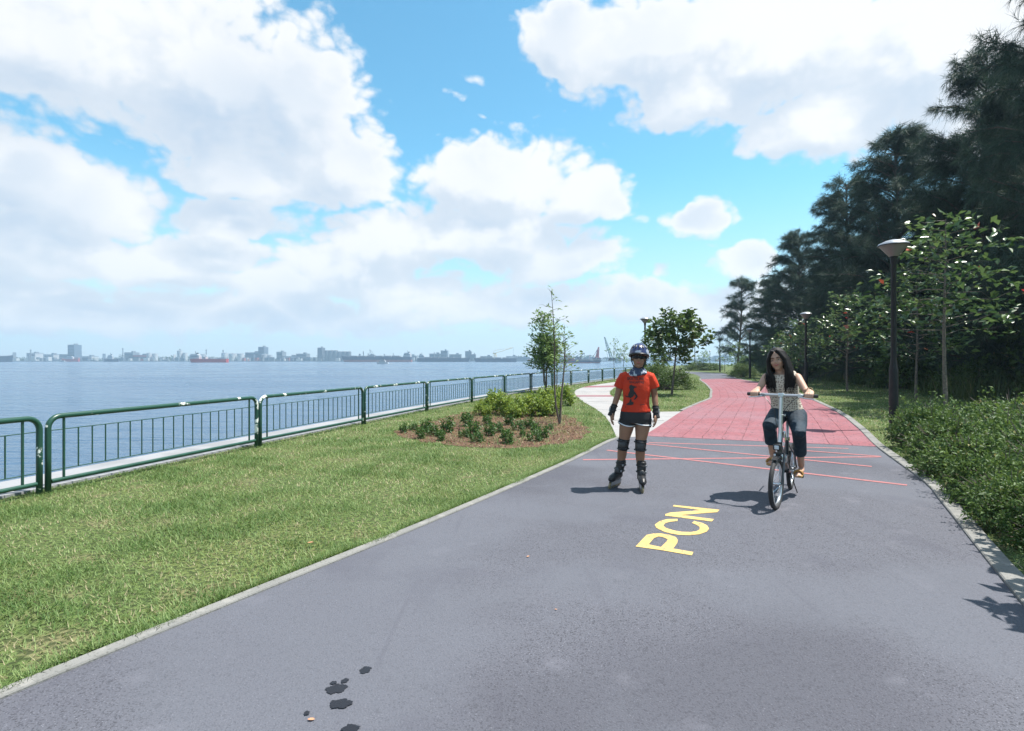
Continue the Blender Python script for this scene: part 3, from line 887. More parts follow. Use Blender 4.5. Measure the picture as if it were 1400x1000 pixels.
def tree_from(name, seed, H, crown0, spread, nb, per, leaf, lw, lmat, loc, label, group, trunk_r=.05, lean=(0, 0), bmat=None, twist=1.0, stems=1, whorl=True, up=.5, droop=.2, cat='tree', rz=0.0):
    """slender broad-leaved tree: tapered trunk, ascending limbs, leaf whorls at the ends and along the twigs"""
    g = np.random.default_rng(seed)
    root = empty(name, loc, rz, label, cat, group)
    tr = MB(); lim = MB()
    Ps, Ds = [], []
    for sidx in range(stems):
        tz = np.linspace(0, 1, 8)
        ox, oy = (g.normal(0, .10, 2) if stems > 1 else (0, 0))
        hh = H * (1 if sidx == 0 else g.uniform(.6, .85))
        TP = np.stack([lean[0] * tz ** 1.5 * H + ox * tz ** .5 * 2 + .03 * np.sin(tz * 6 + seed), lean[1] * tz * H + oy * tz ** .5 * 2 + .03 * np.cos(tz * 5 + seed), tz * hh], 1)
        tr.tube([tuple(p) for p in TP], list(trunk_r * (1 - tz * .85)), 8)
        for i in range(nb):
            t = crown0 + (1 - crown0) * ((i + g.random() * .8) / nb)
            base = np.array([np.interp(t, tz, TP[:, j]) for j in range(3)])
            az = i * 2.4 + g.random() * .7
            rel = (t - crown0) / (1 - crown0)
            ln = spread * (math.sin(max(.12, 1 - rel) ** .7 * math.pi * .55) * g.uniform(.55, 1.1)) + .08
            d = np.array([math.cos(az), math.sin(az), up * g.uniform(.4, 1.3)]); d /= np.linalg.norm(d)
            s = np.linspace(0, 1, 5)
            bp = base + d * (s * ln)[:, None]; bp[:, 2] -= droop * ln * s ** 2
            bp += g.normal(0, .04, bp.shape) * s[:, None] * ln * twist
            lim.tube([tuple(p) for p in bp], list(trunk_r * .22 * (1 - s * .75)), 5)
            m = max(3, int(per * (.4 + .6 * ln / spread)))
            if whorl:
                c = np.where(g.random(m) < .55, g.uniform(.85, 1.0, m), g.uniform(.35, 1, m))
            else:
                c = g.uniform(.2, 1, m)
            q = np.stack([np.interp(c, s, bp[:, j]) for j in range(3)], 1) + g.normal(0, spread * .09, (m, 3))
            dd = norm(d[None] * .5 + g.normal(0, .8, (m, 3)) * np.array([1, 1, .5]) + np.array([0, 0, .05]))
            Ps.append(q); Ds.append(dd)
    P = np.concatenate(Ps); D = np.concatenate(Ds); n = len(P)
    NR = norm(g.normal(0, .55, (n, 3)) + np.array([0, 0, 1.0]))
    LL = leaf * g.uniform(.6, 1.2, n); WW = LL * lw
    V = leaves(P, D, NR, LL, WW)
    me = tri_mesh('leaf_crown', V, 4, lmat, g.random(n), LEAF_F)
    tr.build('trunk', bmat or m_bark, root); lim.build('limbs', bmat or m_bark, root, fix=False)
    link('crown', me, root)
    return root

YR = 'young glossy-leaved trees on the right verge'
tree_from('sea_almond_tree', 3, 5.4, .40, 2.05, 36, 32, .24, .52, m_broad, (12.0, 15.2, 0), 'young tree with glossy broad leaves and slim pale trunk, right of the near lamp post', YR, .06, bmat=m_bark_pale, up=.25, droop=.1)
tree_from('sea_almond_tree', 4, 4.5, .28, 1.9, 32, 36, .25, .52, m_broad, (15.9, 26.0, 0), 'glossy young tree on the verge left of the near lamp post', YR, .055, bmat=m_bark_pale, up=.4)
tree_from('sea_almond_tree', 5, 4.6, .30, 1.9, 32, 34, .25, .52, m_broad, (15.5, 21.0, 0), 'glossy young tree whose crown is crossed by the near lamp post', YR, .055, bmat=m_bark_pale, up=.35)
tree_from('sea_almond_tree', 6, 3.9, .26, 1.7, 24, 34, .27, .52, m_broad, (17.6, 33.0, 0), 'glossy young tree behind the second lamp post', YR, .05, bmat=m_bark_pale, up=.45)
tree_from('sea_almond_tree', 8, 3.4, .25, 1.5, 20, 30, .27, .52, m_broad, (19.5, 39.0, 0), 'farthest glossy young tree, above the cyclist\'s head', YR, .045, bmat=m_bark_pale, up=.45)
tree_from('young_tree', 9, 3.6, .34, 1.05, 36, 36, .18, .44, m_light, (1.55, 25.2, 0), 'bushy light green young tree by the seawall railing', None, .045, stems=3, up=.9, whorl=False, bmat=m_bark)
tree_from('slender_sapling', 10, 3.1, .55, .42, 13, 6, .11, .40, m_light, (1.13, 12.8, 0), 'tall nearly bare sapling with few leaves beside the mulch bed', None, .026, stems=3, up=.8, whorl=False, bmat=m_bark)
tree_from('slender_sapling', 19, 3.5, .62, .55, 9, 6, .13, .40, m_light, (2.1, 25.9, 0), 'thin bare-topped sapling rising behind the bushy young tree', None, .025, stems=1, up=.5, whorl=False, bmat=m_bark)
tree_from('island_tree', 12, 3.3, .38, 1.35, 28, 70, .23, .66, m_broad2, (6.75, 23.1, 0), 'leaning tree with big round leaves on the grass island', None, .055, lean=(.10, 0), up=.55, droop=.05)
tree_from('island_tree', 13, 2.9, .35, .85, 18, 34, .24, .62, m_broad2, (7.5, 29.0, 0), 'smaller round-leaved tree behind the leaning island tree', None, .045, up=.6)
SP = 'saplings near the water beyond the path'
tree_from('sapling', 14, 3.3, .40, .85, 14, 12, .17, .42, m_light, (8.7, 46.8, 0), 'wispy sapling by the railing left of the skater\'s helmet', SP, .03, up=.8, whorl=False)
tree_from('sapling', 15, 2.9, .40, .8, 14, 22, .17, .45, m_light, (10.0, 49.0, 0), 'leafier sapling touching the skater\'s helmet on its left side', SP, .03, up=.8, whorl=False)
tree_from('sapling', 16, 2.6, .30, 1.0, 16, 30, .20, .5, m_light, (26.2, 75.0, 0), 'light green sapling behind the far hedge', SP, .04, up=.6)
tree_from('sapling', 17, 3.2, .30, 1.2, 16, 34, .20, .5, m_light, (26.4, 68.0, 0), 'light green young tree right of the slim far lamp post', SP, .04, up=.6)
tree_from('sapling', 18, 3.2, .30, 1.2, 16, 30, .20, .5, m_light, (24.4, 60.0, 0), 'young tree in front of the airy casuarina', SP, .04, up=.6)

def blob_leaves(g, n, rx, ry, h, shell=.55, lumps=9, seed=0):
    """leaf positions in an uneven mound of half sizes rx, ry and height h"""
    d = norm(g.normal(size=(n, 3))); d[:, 2] = np.abs(d[:, 2])
    r = shell + (1 - shell) * g.random(n) ** .6
    lc = norm(g.normal(size=(lumps, 3))); lc[:, 2] = np.abs(lc[:, 2]); la = g.uniform(-.22, .24, lumps)
    k = np.ones(n)
    for c, a in zip(lc, la): k += a * np.exp(-np.sum((d - c) ** 2, 1) / .18)
    p = d * (r * k)[:, None]
    p[:, 2] = .08 + p[:, 2] * .92
    return p * np.array([rx, ry, h]), d

def shrub_mesh(seed, n, leaf, lw, lmat, shell=.5, twigs=26, stray=.04, zs=1.0, clumps=26, shoots=0):
    g = np.random.default_rng(seed)
    C, cd = blob_leaves(g, clumps, .84, .84, .80, .55)
    w = g.uniform(.6, 1.3, clumps)
    ci = g.choice(clumps, n, p=w / w.sum())
    d = norm(g.normal(size=(n, 3)))
    P = C[ci] + d * (g.random(n) ** .45 * .235 * w[ci])[:, None]
    d = norm(d * .6 + cd[ci] * .7)
    k = int(n * .22)
    P[:k], d[:k] = blob_leaves(g, k, .8, .8, .82, shell)
    for i in range(shoots):                       # long shoots that break the outline
        a = i * (n // (shoots * 9)); m = 14
        q, qd = blob_leaves(g, 1, 1, 1, 1, .8); t = np.linspace(.75, 1.0 + g.uniform(.1, .45), m)
        P[k + a:k + a + m] = q[0] * t[:, None] + g.normal(0, .03, (m, 3)); d[k + a:k + a + m] = qd[0]
    P[:, 2] = np.abs(P[:, 2]) * zs + .03
    D = norm(d * .5 + g.normal(0, .7, (n, 3)) + np.array([0, 0, .12]))
    NR = norm(d * .5 + g.normal(0, .6, (n, 3)) + np.array([0, 0, .7]))
    LL = leaf * g.uniform(.55, 1.3, n)
    V = leaves(P, D, NR, LL, LL * lw)
    rnd = np.clip(.55 * g.random(n) + .40 * g.random(clumps)[ci] + .02, 0, .97)
    rnd[g.random(n) < .012] = 1.0
    me = tri_mesh('foliage', V, 4, lmat, rnd, LEAF_F)
    tw = MB()
    for i in range(twigs):
        q, _ = blob_leaves(g, 1, 1, 1, 1, .7); q = q[0] * np.array([1, 1, zs])
        tw.tube([(q[0] * .1, q[1] * .1, 0), tuple(q * np.array([.45, .45, .55])), tuple(q * np.array([1, 1, 1.04]))], [.018, .011, .004], 4)
    tm = tw.mesh('stems'); tm.materials.append(m_twig)
    return me, tm

def shrub(name, meshes, loc, sc, rz, label, group, cat='shrub'):
    r = empty(name, loc, rz, label, cat, group); r.scale = sc
    link('foliage', meshes[0], r); link('stems', meshes[1], r)
    return r

# big shrubs along the right kerb
BIG = [shrub_mesh(60 + i, 7600, .080, .5, m_bush, .4, 90, .06, .92, 30, 44) for i in range(3)]
big = [(6.95, 9.15, .64, .62, .84, 'tallest rounded shrub at the mass\'s end, hiding the near lamp post\'s foot'),
       (7.9, 10.0, .85, .8, .80, 'shrub between the near lamp post and the young tree\'s trunk'),
       (6.4, 7.95, .64, .65, .74, 'dark shrub overhanging the kerb beside the red painted lines'),
       (7.45, 8.3, .85, .85, .78, 'leafy shrub in the middle of the right hand shrub mass'),
       (8.9, 9.4, .9, .85, .80, 'shrub at the right picture edge in front of the pale trunk'),
       (5.65, 6.75, .55, .7, .62, 'low glossy shrub spilling on to the kerb'),
       (6.6, 6.9, .8, .8, .80, 'twiggy grey-green shrub at the right picture edge'),
       (5.15, 5.75, .55, .6, .62, 'bright leaved low shrub beside the kerb near the bottom right'),
       (5.95, 5.85, .75, .75, .82, 'shrub cut by the right picture edge behind the bright leaved one'),
       (4.6, 4.75, .50, .55, .50, 'nearest low shrub at the kerb, cut by the right picture edge'),
       (4.83, 5.28, .42, .5, .5, 'small low shrub between the kerb and the bright leaved shrub, near the bottom right'),
       (4.36, 4.42, .34, .45, .42, 'smallest shrub touching the kerb at the very bottom right edge'),
       (10.2, 11.2, 1.0, 1.0, .85, 'shrub farthest back at the right picture edge, below the dark trees')]
for i, (x, y, sx, sy, sz, lab) in enumerate(big):
    shrub('verge_shrub', BIG[i % 3], (x, y, 0), (sx, sy, sz), i * 1.3, lab, 'shrubs along the right kerb')
# a leafy young tree just outside the picture throws leaf shadows over the kerb
tree_from('overhanging_tree', 41, 2.1, .42, .66, 20, 30, .18, .5, m_broad, (4.66, 3.92, 0), 'leafy young tree just outside the picture that shades the kerb', None, .03, up=.3, bmat=m_bark_pale)
tree_from('overhanging_tree', 42, 2.0, .42, .58, 18, 28, .18, .5, m_broad, (4.06, 3.22, 0), 'second leafy young tree outside the picture, nearer the camera', None, .03, up=.3, bmat=m_bark_pale)

# dark thicket behind the casuarinas closes the view
TH = [shrub_mesh(70 + i, 5200, .11, .5, m_bush, .4, 20, .06, 1.0, 30, 14) for i in range(2)]
tpos = [(17.6, 14.4, 2.2, 2.4), (20.2, 17.2, 2.6, 2.8), (21.5, 21.5, 2.6, 3.0), (23.0, 26.0, 2.8, 3.2), (24.0, 31.0, 2.8, 3.0), (25.0, 36.5, 3.0, 3.2), (26.0, 42.5, 3.2, 3.2), (27.5, 49.0, 3.2, 3.0), (21.0, 14.5, 2.6, 3.2), (28.8, 56.0, 3.2, 2.6), (31, 64, 3.4, 2.4), (34, 73, 4.0, 2.6), (40, 84, 5, 3.0), (22.2, 33.5, 1.6, 1.7), (20.4, 28.5, 1.5, 1.6), (19.0, 22.5, 1.5, 1.5)]
for i, (x, y, r_, h_) in enumerate(tpos):
    shrub('thicket_shrub', TH[i % 2], (x, y, 0), (r_, r_, h_), i * 1.1, 'dark shrub of the shaded thicket under the casuarinas', 'thicket shrubs under the casuarinas')

# hedges
HED = [shrub_mesh(80 + i, 9000, .075, .36, m_hedge, .35, 30, .05, 1.0, 44, 10) for i in range(2)]
shrub('island_hedge', HED[0], (7.55, 27.6, 0), (1.75, 1.5, 1.35), 0, 'broad clipped hedge on the grass island behind the leaning tree', None, 'hedge')
shrub('far_hedge', HED[1], (26.2, 75.5, 0), (3.4, 1.6, 1.25), .1, 'low hedge across the far bend of the path', None, 'hedge')
shrub('bend_hedge', HED[0], (20.0, 47.5, 0), (1.9, 1.3, 1.25), 1.3, 'clipped hedge at the right verge left of the third lamp post', None, 'hedge')
shrub('bend_hedge', HED[1], (21.8, 44.5, 0), (2.1, 1.5, 1.3), .3, 'clipped hedge behind the third lamp post, right of the other one', None, 'hedge')

# planted bed: yellow-green bushes behind, little shrubs in front
BR = [shrub_mesh(90 + i, 760, .26, .45, m_bright, .35, 9, .05, 1.8, 14) for i in range(3)]
SM = [shrub_mesh(100 + i, 260, .40, .45, m_small, .25, 6, .06, 2.0, 9) for i in range(3)]
def crop_g(cx, cy): return gp(530 + cx / 4.242, 520 + cy / 4.242)
rows = [(545, 205, 95, 85), (630, 195, 130, 75), (690, 205, 125, 85), (750, 215, 130, 85), (830, 205, 130, 80), (885, 212, 115, 75), (945, 208, 120, 70), (1010, 150, 120, 100), (925, 170, 140, 90), (650, 165, 110, 70)]
for i, (cx, cy, h, w) in enumerate(rows):
    x, y = crop_g(cx, cy); s = y / F_PX / 4.242
    shrub('bright_bush', BR[i % 3], (x, y, 0), (h * s / 1.6,) * 3, i * 1.7, '%s yellow-green bush from the left in the back of the mulch bed' % ORD[sorted(rows).index((cx, cy, h, w))], 'yellow-green bushes in the mulch bed')
rows = [(90, 305, 55), (150, 293, 50), (195, 338, 65), (222, 300, 75), (260, 322, 70), (310, 352, 65), (345, 303, 85), (445, 333, 60), (465, 268, 80), (500, 320, 80), (518, 362, 70), (580, 262, 60), (590, 323, 75), (635, 303, 65), (697, 368, 85),
        (705, 262, 60), (755, 290, 65), (785, 328, 40), (818, 282, 65), (852, 355, 75), (865, 310, 60), (905, 335, 65), (940, 288, 40)]
for i, (cx, cy, h) in enumerate(rows):
    x, y = crop_g(cx, cy); s = y / F_PX / 4.242
    shrub('small_shrub', SM[i % 3], (x, y, 0), (h * s / 1.65,) * 3, i * 2.1, '%s small dark green shrub from the left in the mulch bed' % (ORD + ['twenty-third'])[i], 'little shrubs planted in the mulch bed')

# ------------------------------------------------------------------ grasses
def blades(P, h, w, bend=.5, z=0.0):
    n = len(P)
    a = rng.random(n) * 2 * np.pi
    d = np.stack([np.cos(a), np.sin(a)], 1)
    b = np.column_stack([P, np.full(n, z)])
    side = np.column_stack([-d[:, 1], d[:, 0], np.zeros(n)]) * (w / 2)[:, None]
    tip = b + np.column_stack([d * (h * bend * rng.uniform(.3, 1.4, n))[:, None], h])
    return np.stack([b - side, b + side, tip], 1)

kerbL = offset_line(L_EDGE, .10)
left_poly = [tuple(p) for p in offset_line(FENCE, .19)] + [tuple(p) for p in C_OUT[::-1]] + [tuple(p) for p in kerbL[:iL0 + 1][::-1]]
island_poly = [tuple(p) for p in C_IN] + [tuple(p) for p in offset_line(L_EDGE, .11)[at_y(L_EDGE, 15.9):at_y(L_EDGE, 45)][::-1]]
right_line = offset_line(R_EDGE, -.15)
right_poly = [tuple(p) for p in right_line[:at_y(R_EDGE, 60)]] + [(34, 60), (34, 2)]
coat = lambda p: offset_line(p, 0)
PB, HB, WB, RB = [], [], [], []
def scatter(poly, x0, x1, y0, y1, dens, h, w, excl=None, fov=1.06):
    n = int((x1 - x0) * (y1 - y0) * dens)
    P = np.column_stack([rng.uniform(x0, x1, n), rng.uniform(y0, y1, n)])
    P = P[np.abs(P[:, 0]) < fov * P[:, 1] + .3]
    P = P[inpoly(P, poly)]
    if excl is not None: P = P[~inpoly(P, excl)]
    # patchy sward: bare and lush spots
    f = np.sin(P[:, 0] * 2.3 + np.sin(P[:, 1] * 1.7) * 1.3) * np.sin(P[:, 1] * 2.9 + np.cos(P[:, 0] * 1.9)) + .6 * np.sin(P[:, 0] * 7.1 + P[:, 1] * 5.3) * np.sin(P[:, 1] * 6.7 - P[:, 0] * 3.3)
    keep = rng.random(len(P)) < np.clip(.72 + .33 * f, .25, 1)
    P = P[keep]; f = f[keep]; n = len(P)
    PB.append(P); HB.append(h * rng.uniform(.45, 1.25, n) * (1 + .25 * f)); WB.append(w * rng.uniform(.7, 1.3, n))
    r = np.clip(rng.random(n) * .75 + .12 - .24 * f, 0, .95); r[rng.random(n) < .10 - .16 * f] = 1.0
    RB.append(r)
bl = [tuple(p) for p in bed[:-1]]
scatter(left_poly, -4.4, 1, 2.3, 4.2, 5200, .030, .0058)
scatter(left_poly, -6.6, 1, 4.2, 6.5, 3500, .031, .0068)
scatter(left_poly, -6.8, 2, 6.5, 9.5, 2000, .034, .009, bl)
scatter(left_poly, -5.2, 2.6, 9.5, 16, 900, .04, .014, bl)
scatter(bl, -3.2, 2, 9, 17, 330, .055, .011)
scatter(left_poly, -3.5, 3.5, 16, 30, 220, .05, .024, bl)
scatter(left_poly, 0, 10, 30, 48, 60, .06, .04)
scatter(island_poly, 3.5, 12, 15, 30, 300, .045, .022)
scatter(island_poly, 5, 18, 30, 47, 60, .05, .04)
scatter(right_poly, 3, 12, 3, 12, 900, .045, .012)
scatter(right_poly, 8, 22, 12, 24, 260, .05, .022)
scatter(right_poly, 10, 26, 24, 45, 60, .06, .04)
# tufts leaning over the kerb
i0 = at_y(kerbL, 2.2); q = kerbL[i0:iL0]
n = 9500
t = rng.random(n) * (len(q) - 1); ii = t.astype(int); P = q[ii] + (q[np.minimum(ii + 1, len(q) - 1)] - q[ii]) * (t - ii)[:, None]
off = rng.exponential(.035, n) - .035 * (np.sin(t * 1.9) + np.sin(t * .7)).clip(0)
P = P + np.stack([-off * .88, off * .48], 1)
PB.append(P); HB.append(rng.uniform(.025, .06, n)); WB.append(rng.uniform(.004, .008, n)); RB.append(rng.random(n) * .8)
P = np.concatenate(PB)
V = blades(P, np.concatenate(HB), np.concatenate(WB), 1.25)
go = link('grass', tri_mesh('grass', V, 3, m_grass, np.concatenate(RB)))
tag(go, 'short patchy lawn grass on both sides of the path', 'grass', kind='stuff')

# tall grass and weeds under the casuarinas
n = 60000
P = np.column_stack([rng.uniform(9, 34, n), rng.uniform(10, 56, n)])
i = np.clip(np.searchsorted(R_EDGE[:, 1], P[:, 1]), 0, len(R_EDGE) - 1)
dx = P[:, 0] - R_EDGE[i, 0]
edge = 5.6 + .7 * np.sin(P[:, 1] * .8) + .4 * np.sin(P[:, 1] * 2.1)
edge = np.where(P[:, 1] < 20, edge + (20 - P[:, 1]) * .18, edge)
keep = (dx > edge) & (dx < edge + 6.5) & (P[:, 0] < P[:, 1] * 1.05)
P = P[keep]; n = len(P)
lump = .55 + .45 * np.sin(P[:, 0] * 1.3 + 2) * np.sin(P[:, 1] * .9) + .25 * np.sin(P[:, 1] * 2.6 + P[:, 0] * 2.2)
h = np.clip(rng.uniform(.5, 1.25, n) * (.55 + .7 * lump), .25, 1.9)
V = blades(P, h, rng.uniform(.02, .045, n), .45)
tag(link('undergrowth', tri_mesh('undergrowth', V, 3, m_tall, np.where(rng.random(n) < .05, 1, rng.random(n) * .9))), 'tall weedy grass in the shade under the dark trees', 'grass', kind='stuff')
# bark chips and dry litter in the bed
n = 9000
P = np.column_stack([rng.uniform(-3, 2, n), rng.uniform(9, 17, n)]); P = P[inpoly(P, bl)]; n = len(P)
m_chip = leaf_mat('bark_chip', (.07, .035, .02), (.26, .14, .075), (.42, .32, .20), rough=.9, transl=0)
D = norm(rng.normal(0, 1, (n, 3)) * np.array([1, 1, .25])); LL = rng.uniform(.025, .075, n)
V = leaves(np.column_stack([P, rng.uniform(.012, .035, n)]), D, norm(rng.normal(0, .4, (n, 3)) + np.array([0, 0, 1])), LL, LL * .35, .1)
tag(link('bark_chips', tri_mesh('bark_chips', V, 4, m_chip, rng.random(n), LEAF_F)), 'reddish brown bark chips covering the planted bed', 'mulch', kind='stuff')
# fallen leaves
m_fallen = mat('dry_leaf', (.45, .20, .10), .7, col2=(.55, .33, .2), scale=30)
for (px, py, sz, lab) in [(425.5, 987.5, .032, 'small orange dry leaf on the asphalt beside the wet drips'), (424.5, 749, .05, 'pale dry leaf lying on the lawn near the path edge'), (722, 763, .03, 'tiny dry leaf on the asphalt left of the yellow letter P'), (760, 836, .02, 'faint brown leaf scrap on the bare asphalt')]:
    x, y = gp(px, py)
    mb = MB(); a = rng.random() * 6
    pts = [(-.5, 0, 0), (-.2, .24, .05), (.2, .22, .07), (.5, 0, .03), (.2, -.22, .06), (-.2, -.24, .04)]
    vs = [(sz * (p * math.cos(a) - q_ * math.sin(a)), sz * (p * math.sin(a) + q_ * math.cos(a)), .012 + sz * r_) for p, q_, r_ in pts]
    mb.add(vs + [(0, 0, .010)], [(0, 1, 6), (1, 2, 6), (2, 3, 6), (3, 4, 6), (4, 5, 6), (5, 0, 6)])
    o = mb.build('fallen_leaf', m_fallen, fix=False); o.location = (x, y, .0 if py != 749 else .03)
    tag(o, lab, 'leaf', 'fallen leaves')
# ------------------------------------------------------------------ people and bicycle
m_skin = mat('skin_tan', (.30, .165, .105), .55, col2=(.26, .135, .085), scale=5, spec=.35)
m_skin2 = mat('skin_fair', (.50, .31, .225), .5, col2=(.45, .265, .19), scale=5, spec=.35)
m_lips = mat('lips', (.38, .11, .10), .45)
m_eye_w = mat('eye_white', (.40, .38, .36), .4)
m_iris = mat('iris', (.02, .012, .01), .2)
m_hair = mat('black_hair', (.008, .007, .007), .55, col2=(.014, .011, .011), scale=30, bump=.5, bscale=22, bdist=.01, stretch=(6, 6, .5), spec=.22)
m_shirt = mat('orange_red_jersey', (.58, .050, .020), .78, col2=(.52, .042, .018), scale=6, bump=.55, bscale=8, bdist=.05, spec=.2)
m_print = mat('black_print', (.018, .014, .016), .7)
m_shorts = mat('black_shorts', (.012, .012, .016), .7, bump=.2, bscale=14, bdist=.02)
m_white = mat('white_trim', (.72, .74, .78), .6)
m_helm = mat('blue_helmet', (.020, .032, .11), .25, col2=(.42, .46, .55), scale=8, detail=1, lo=.56, hi=.60, coat=.3)
m_blackp = mat('black_plastic', (.014, .014, .016), .42)
m_pad = mat('grey_pad', (.05, .053, .06), .5, col2=(.035, .036, .04), scale=12, bump=.2, bscale=60)
m_foam = mat('black_fabric', (.016, .016, .018), .85, bump=.2, bscale=50)
m_lens = mat('dark_lens', (.006, .006, .008), .32, spec=.2)
m_scarf = mat('patterned_scarf', (.035, .05, .10), .8, col2=(.42, .46, .52), scale=26, detail=2, lo=.52, hi=.58, bump=.4, bscale=20, bdist=.02)
m_grey = mat('grey_plastic', (.26, .27, .29), .35)
m_wheel = mat('amber_wheel', (.26, .21, .12), .35)
m_silver = mat('silver_alloy', (.62, .63, .65), .28, .9)
m_chrome = mat('chrome', (.75, .76, .78), .12, 1.0)
m_rubber = mat('tyre_rubber', (.022, .022, .024), .75, bump=.3, bscale=120)
m_frame = mat('black_frame_paint', (.014, .014, .017), .28, coat=.4)
m_lightlens = mat('headlight_lens', (.62, .66, .70), .12, coat=.4)
m_top = mat('dotted_blouse', (.52, .45, .36), .8, bump=.25, bscale=10, bdist=.02)
def dots(m):
    nt = m.node_tree; b = nt.nodes['Principled BSDF']
    tc = nt.nodes.new('ShaderNodeTexCoord')
    v = nt.nodes.new('ShaderNodeTexVoronoi'); v.voronoi_dimensions = '2D'; v.inputs['Scale'].default_value = 42; v.inputs['Randomness'].default_value = .6
    sx = nt.nodes.new('ShaderNodeSeparateXYZ'); cx = nt.nodes.new('ShaderNodeCombineXYZ'); nt.links.new(tc.outputs['Object'], sx.inputs[0])
    nt.links.new(sx.outputs[0], cx.inputs[0]); nt.links.new(sx.outputs[2], cx.inputs[1]); nt.links.new(cx.outputs[0], v.inputs['Vector'])
    r = nt.nodes.new('ShaderNodeMapRange'); r.inputs[1].default_value = .24; r.inputs[2].default_value = .34
    nt.links.new(v.outputs['Distance'], r.inputs[0])
    x = nt.nodes.new('ShaderNodeMix'); x.data_type = 'RGBA'; x.inputs[6].default_value = (.17, .11, .09, 1); x.inputs[7].default_value = (.56, .49, .41, 1)
    nt.links.new(r.outputs[0], x.inputs[0]); nt.links.new(x.outputs[2], b.inputs['Base Color'])
dots(m_top)
m_jean = mat('teal_denim', (.005, .017, .031), .8, col2=(.008, .027, .046), scale=7, bump=.6, bscale=9, bdist=.05)
m_sandal = mat('tan_sandal', (.46, .27, .09), .6, col2=(.38, .2, .07), scale=20)
m_gold = mat('bracelet', (.5, .38, .2), .3, .8)

def V3(*a): return Vector(a)

def head(mb, c, h=.118, tilt=None):
    """skull, jaw, nose, brow and ears; faces -Y; c is the middle of the head"""
    M = tilt or Matrix.Identity(3)
    def e(o, r): mb.ell(V3(*c) + M @ V3(*o), r, M, 16, 10)
    k = h / .118
    e((0, .012 * k, .022 * k), (.076 * k, .094 * k, .096 * k))
    e((0, -.018 * k, -.035 * k), (.062 * k, .072 * k, .070 * k))
    e((0, -.032 * k, -.085 * k), (.036 * k, .045 * k, .032 * k))
    e((0, -.092 * k, -.020 * k), (.013 * k, .020 * k, .016 * k))
    e((0, -.086 * k, .004 * k), (.008 * k, .014 * k, .024 * k))
    e((0, -.068 * k, .028 * k), (.048 * k, .022 * k, .012 * k))
    for s in (-1, 1):
        e((s * .074 * k, .012 * k, -.004 * k), (.010 * k, .017 * k, .028 * k))
        e((s * .034 * k, -.066 * k, -.028 * k), (.022 * k, .020 * k, .022 * k))
    e((0, -.080 * k, -.056 * k), (.024 * k, .014 * k, .011 * k))

def face_parts(root, c, M, k, brows=True, eyes=True, smile=1.0):
    c = V3(*c)
    if eyes:
        for s in (-1, 1):
            MB().ell(c + M @ V3(s * .033 * k, -.078 * k, .004 * k), (.0115 * k, .007 * k, .0048 * k), M, 10, 6).build('eye', m_eye_w, root)
            MB().ell(c + M @ V3(s * .033 * k, -.0815 * k, .004 * k), (.0062 * k, .005 * k, .0052 * k), M, 8, 6).build('iris', m_iris, root)
    if brows:
        for s in (-1, 1):
            MB().tube([c + M @ V3(s * (.014 + .018 * i) * k, (-.090 + .006 * i) * k, (.024 + (.004 if i == 1 else 0)) * k) for i in range(3)], [.004 * k, .0045 * k, .002 * k], 6).build('eyebrow', m_hair, root)
    MB().tube([c + M @ V3(x * .024 * k * smile, (-.092 + abs(x) * .010) * k, (-.056 + abs(x) * .007 * smile) * k) for x in (-1, -.5, 0, .5, 1)], [.003, .007 * k, .0078 * k, .007 * k, .003], 8).build('mouth', m_lips, root)

def relaxed_hand(mb, w, d, inward, fwd):
    """hand hanging from wrist w along d; palm faces inward, thumb on the fwd side"""
    d, u, f = V3(*d).normalized(), V3(*inward).normalized(), V3(*fwd).normalized()
    w = V3(*w)
    for i, o in enumerate((.028, .010, -.009, -.027)):
        L = (.066, .076, .072, .056)[i]
        k0 = w + d * .085 + f * o
        p1 = k0 + d * L * .5 + u * .010
        p2 = k0 + d * L * .85 + u * .026
        p3 = k0 + d * L * 1.05 + u * .042
        mb.tube([w + d * .045 + f * o * .8, k0, p1, p2, p3], [.0105, .0105, .0092, .0084, .0072], 8, round_ends=True)
    mb.tube([w - d * .02, w + d * .02, w + d * .06, w + d * .092], [.022, .026, .034, .031], 10, flat=.55) if False else None
    M = Matrix((f, u, d)).transposed()
    mb.ell(w + d * .048, (.038, .016, .055), M, 12, 8)
    mb.tube([w + d * .02 + f * .020, w + d * .050 + f * .042 + u * .010, w + d * .078 + f * .046 + u * .020, w + d * .098 + f * .042 + u * .026], [.013, .0125, .0105, .0085], 8, round_ends=True)

def grip_hand(mb, c, axis, fwd, wrist, inner):
    """hand closed round a bar through c; inner = direction along the bar to the thumb side"""
    a, f = V3(*axis).normalized(), V3(*fwd).normalized()
    up = V3(0, 0, 1); c = V3(*c); w = V3(*wrist); n = V3(*inner).normalized()
    for i, o in enumerate((.031, .011, -.010, -.030)):
        r = (.029, .030, .029, .027)[i]
        pts = []
        for th in (115, 80, 35, -15, -65, -115):
            t = R(th); pts.append(c + n * o + (f * math.cos(t) + up * math.sin(t)) * r)
        mb.tube(pts, [.0115, .0112, .0105, .0098, .0092, .008], 8, round_ends=True)
    k = c + up * .026 - f * .030
    dirw = (k - w).normalized()
    M = Matrix((n, dirw.cross(n).normalized(), dirw)).transposed()
    mb.ell(k * .72 + w * .28 + up * .004, (.040, .019, .048), M, 12, 8)
    mb.tube([k + n * .030, c + n * .052 - f * .020 + up * .008, c + n * .055 + f * .006 - up * .020, c + n * .050 + f * .024 - up * .022], [.013, .012, .0105, .009], 8, round_ends=True)

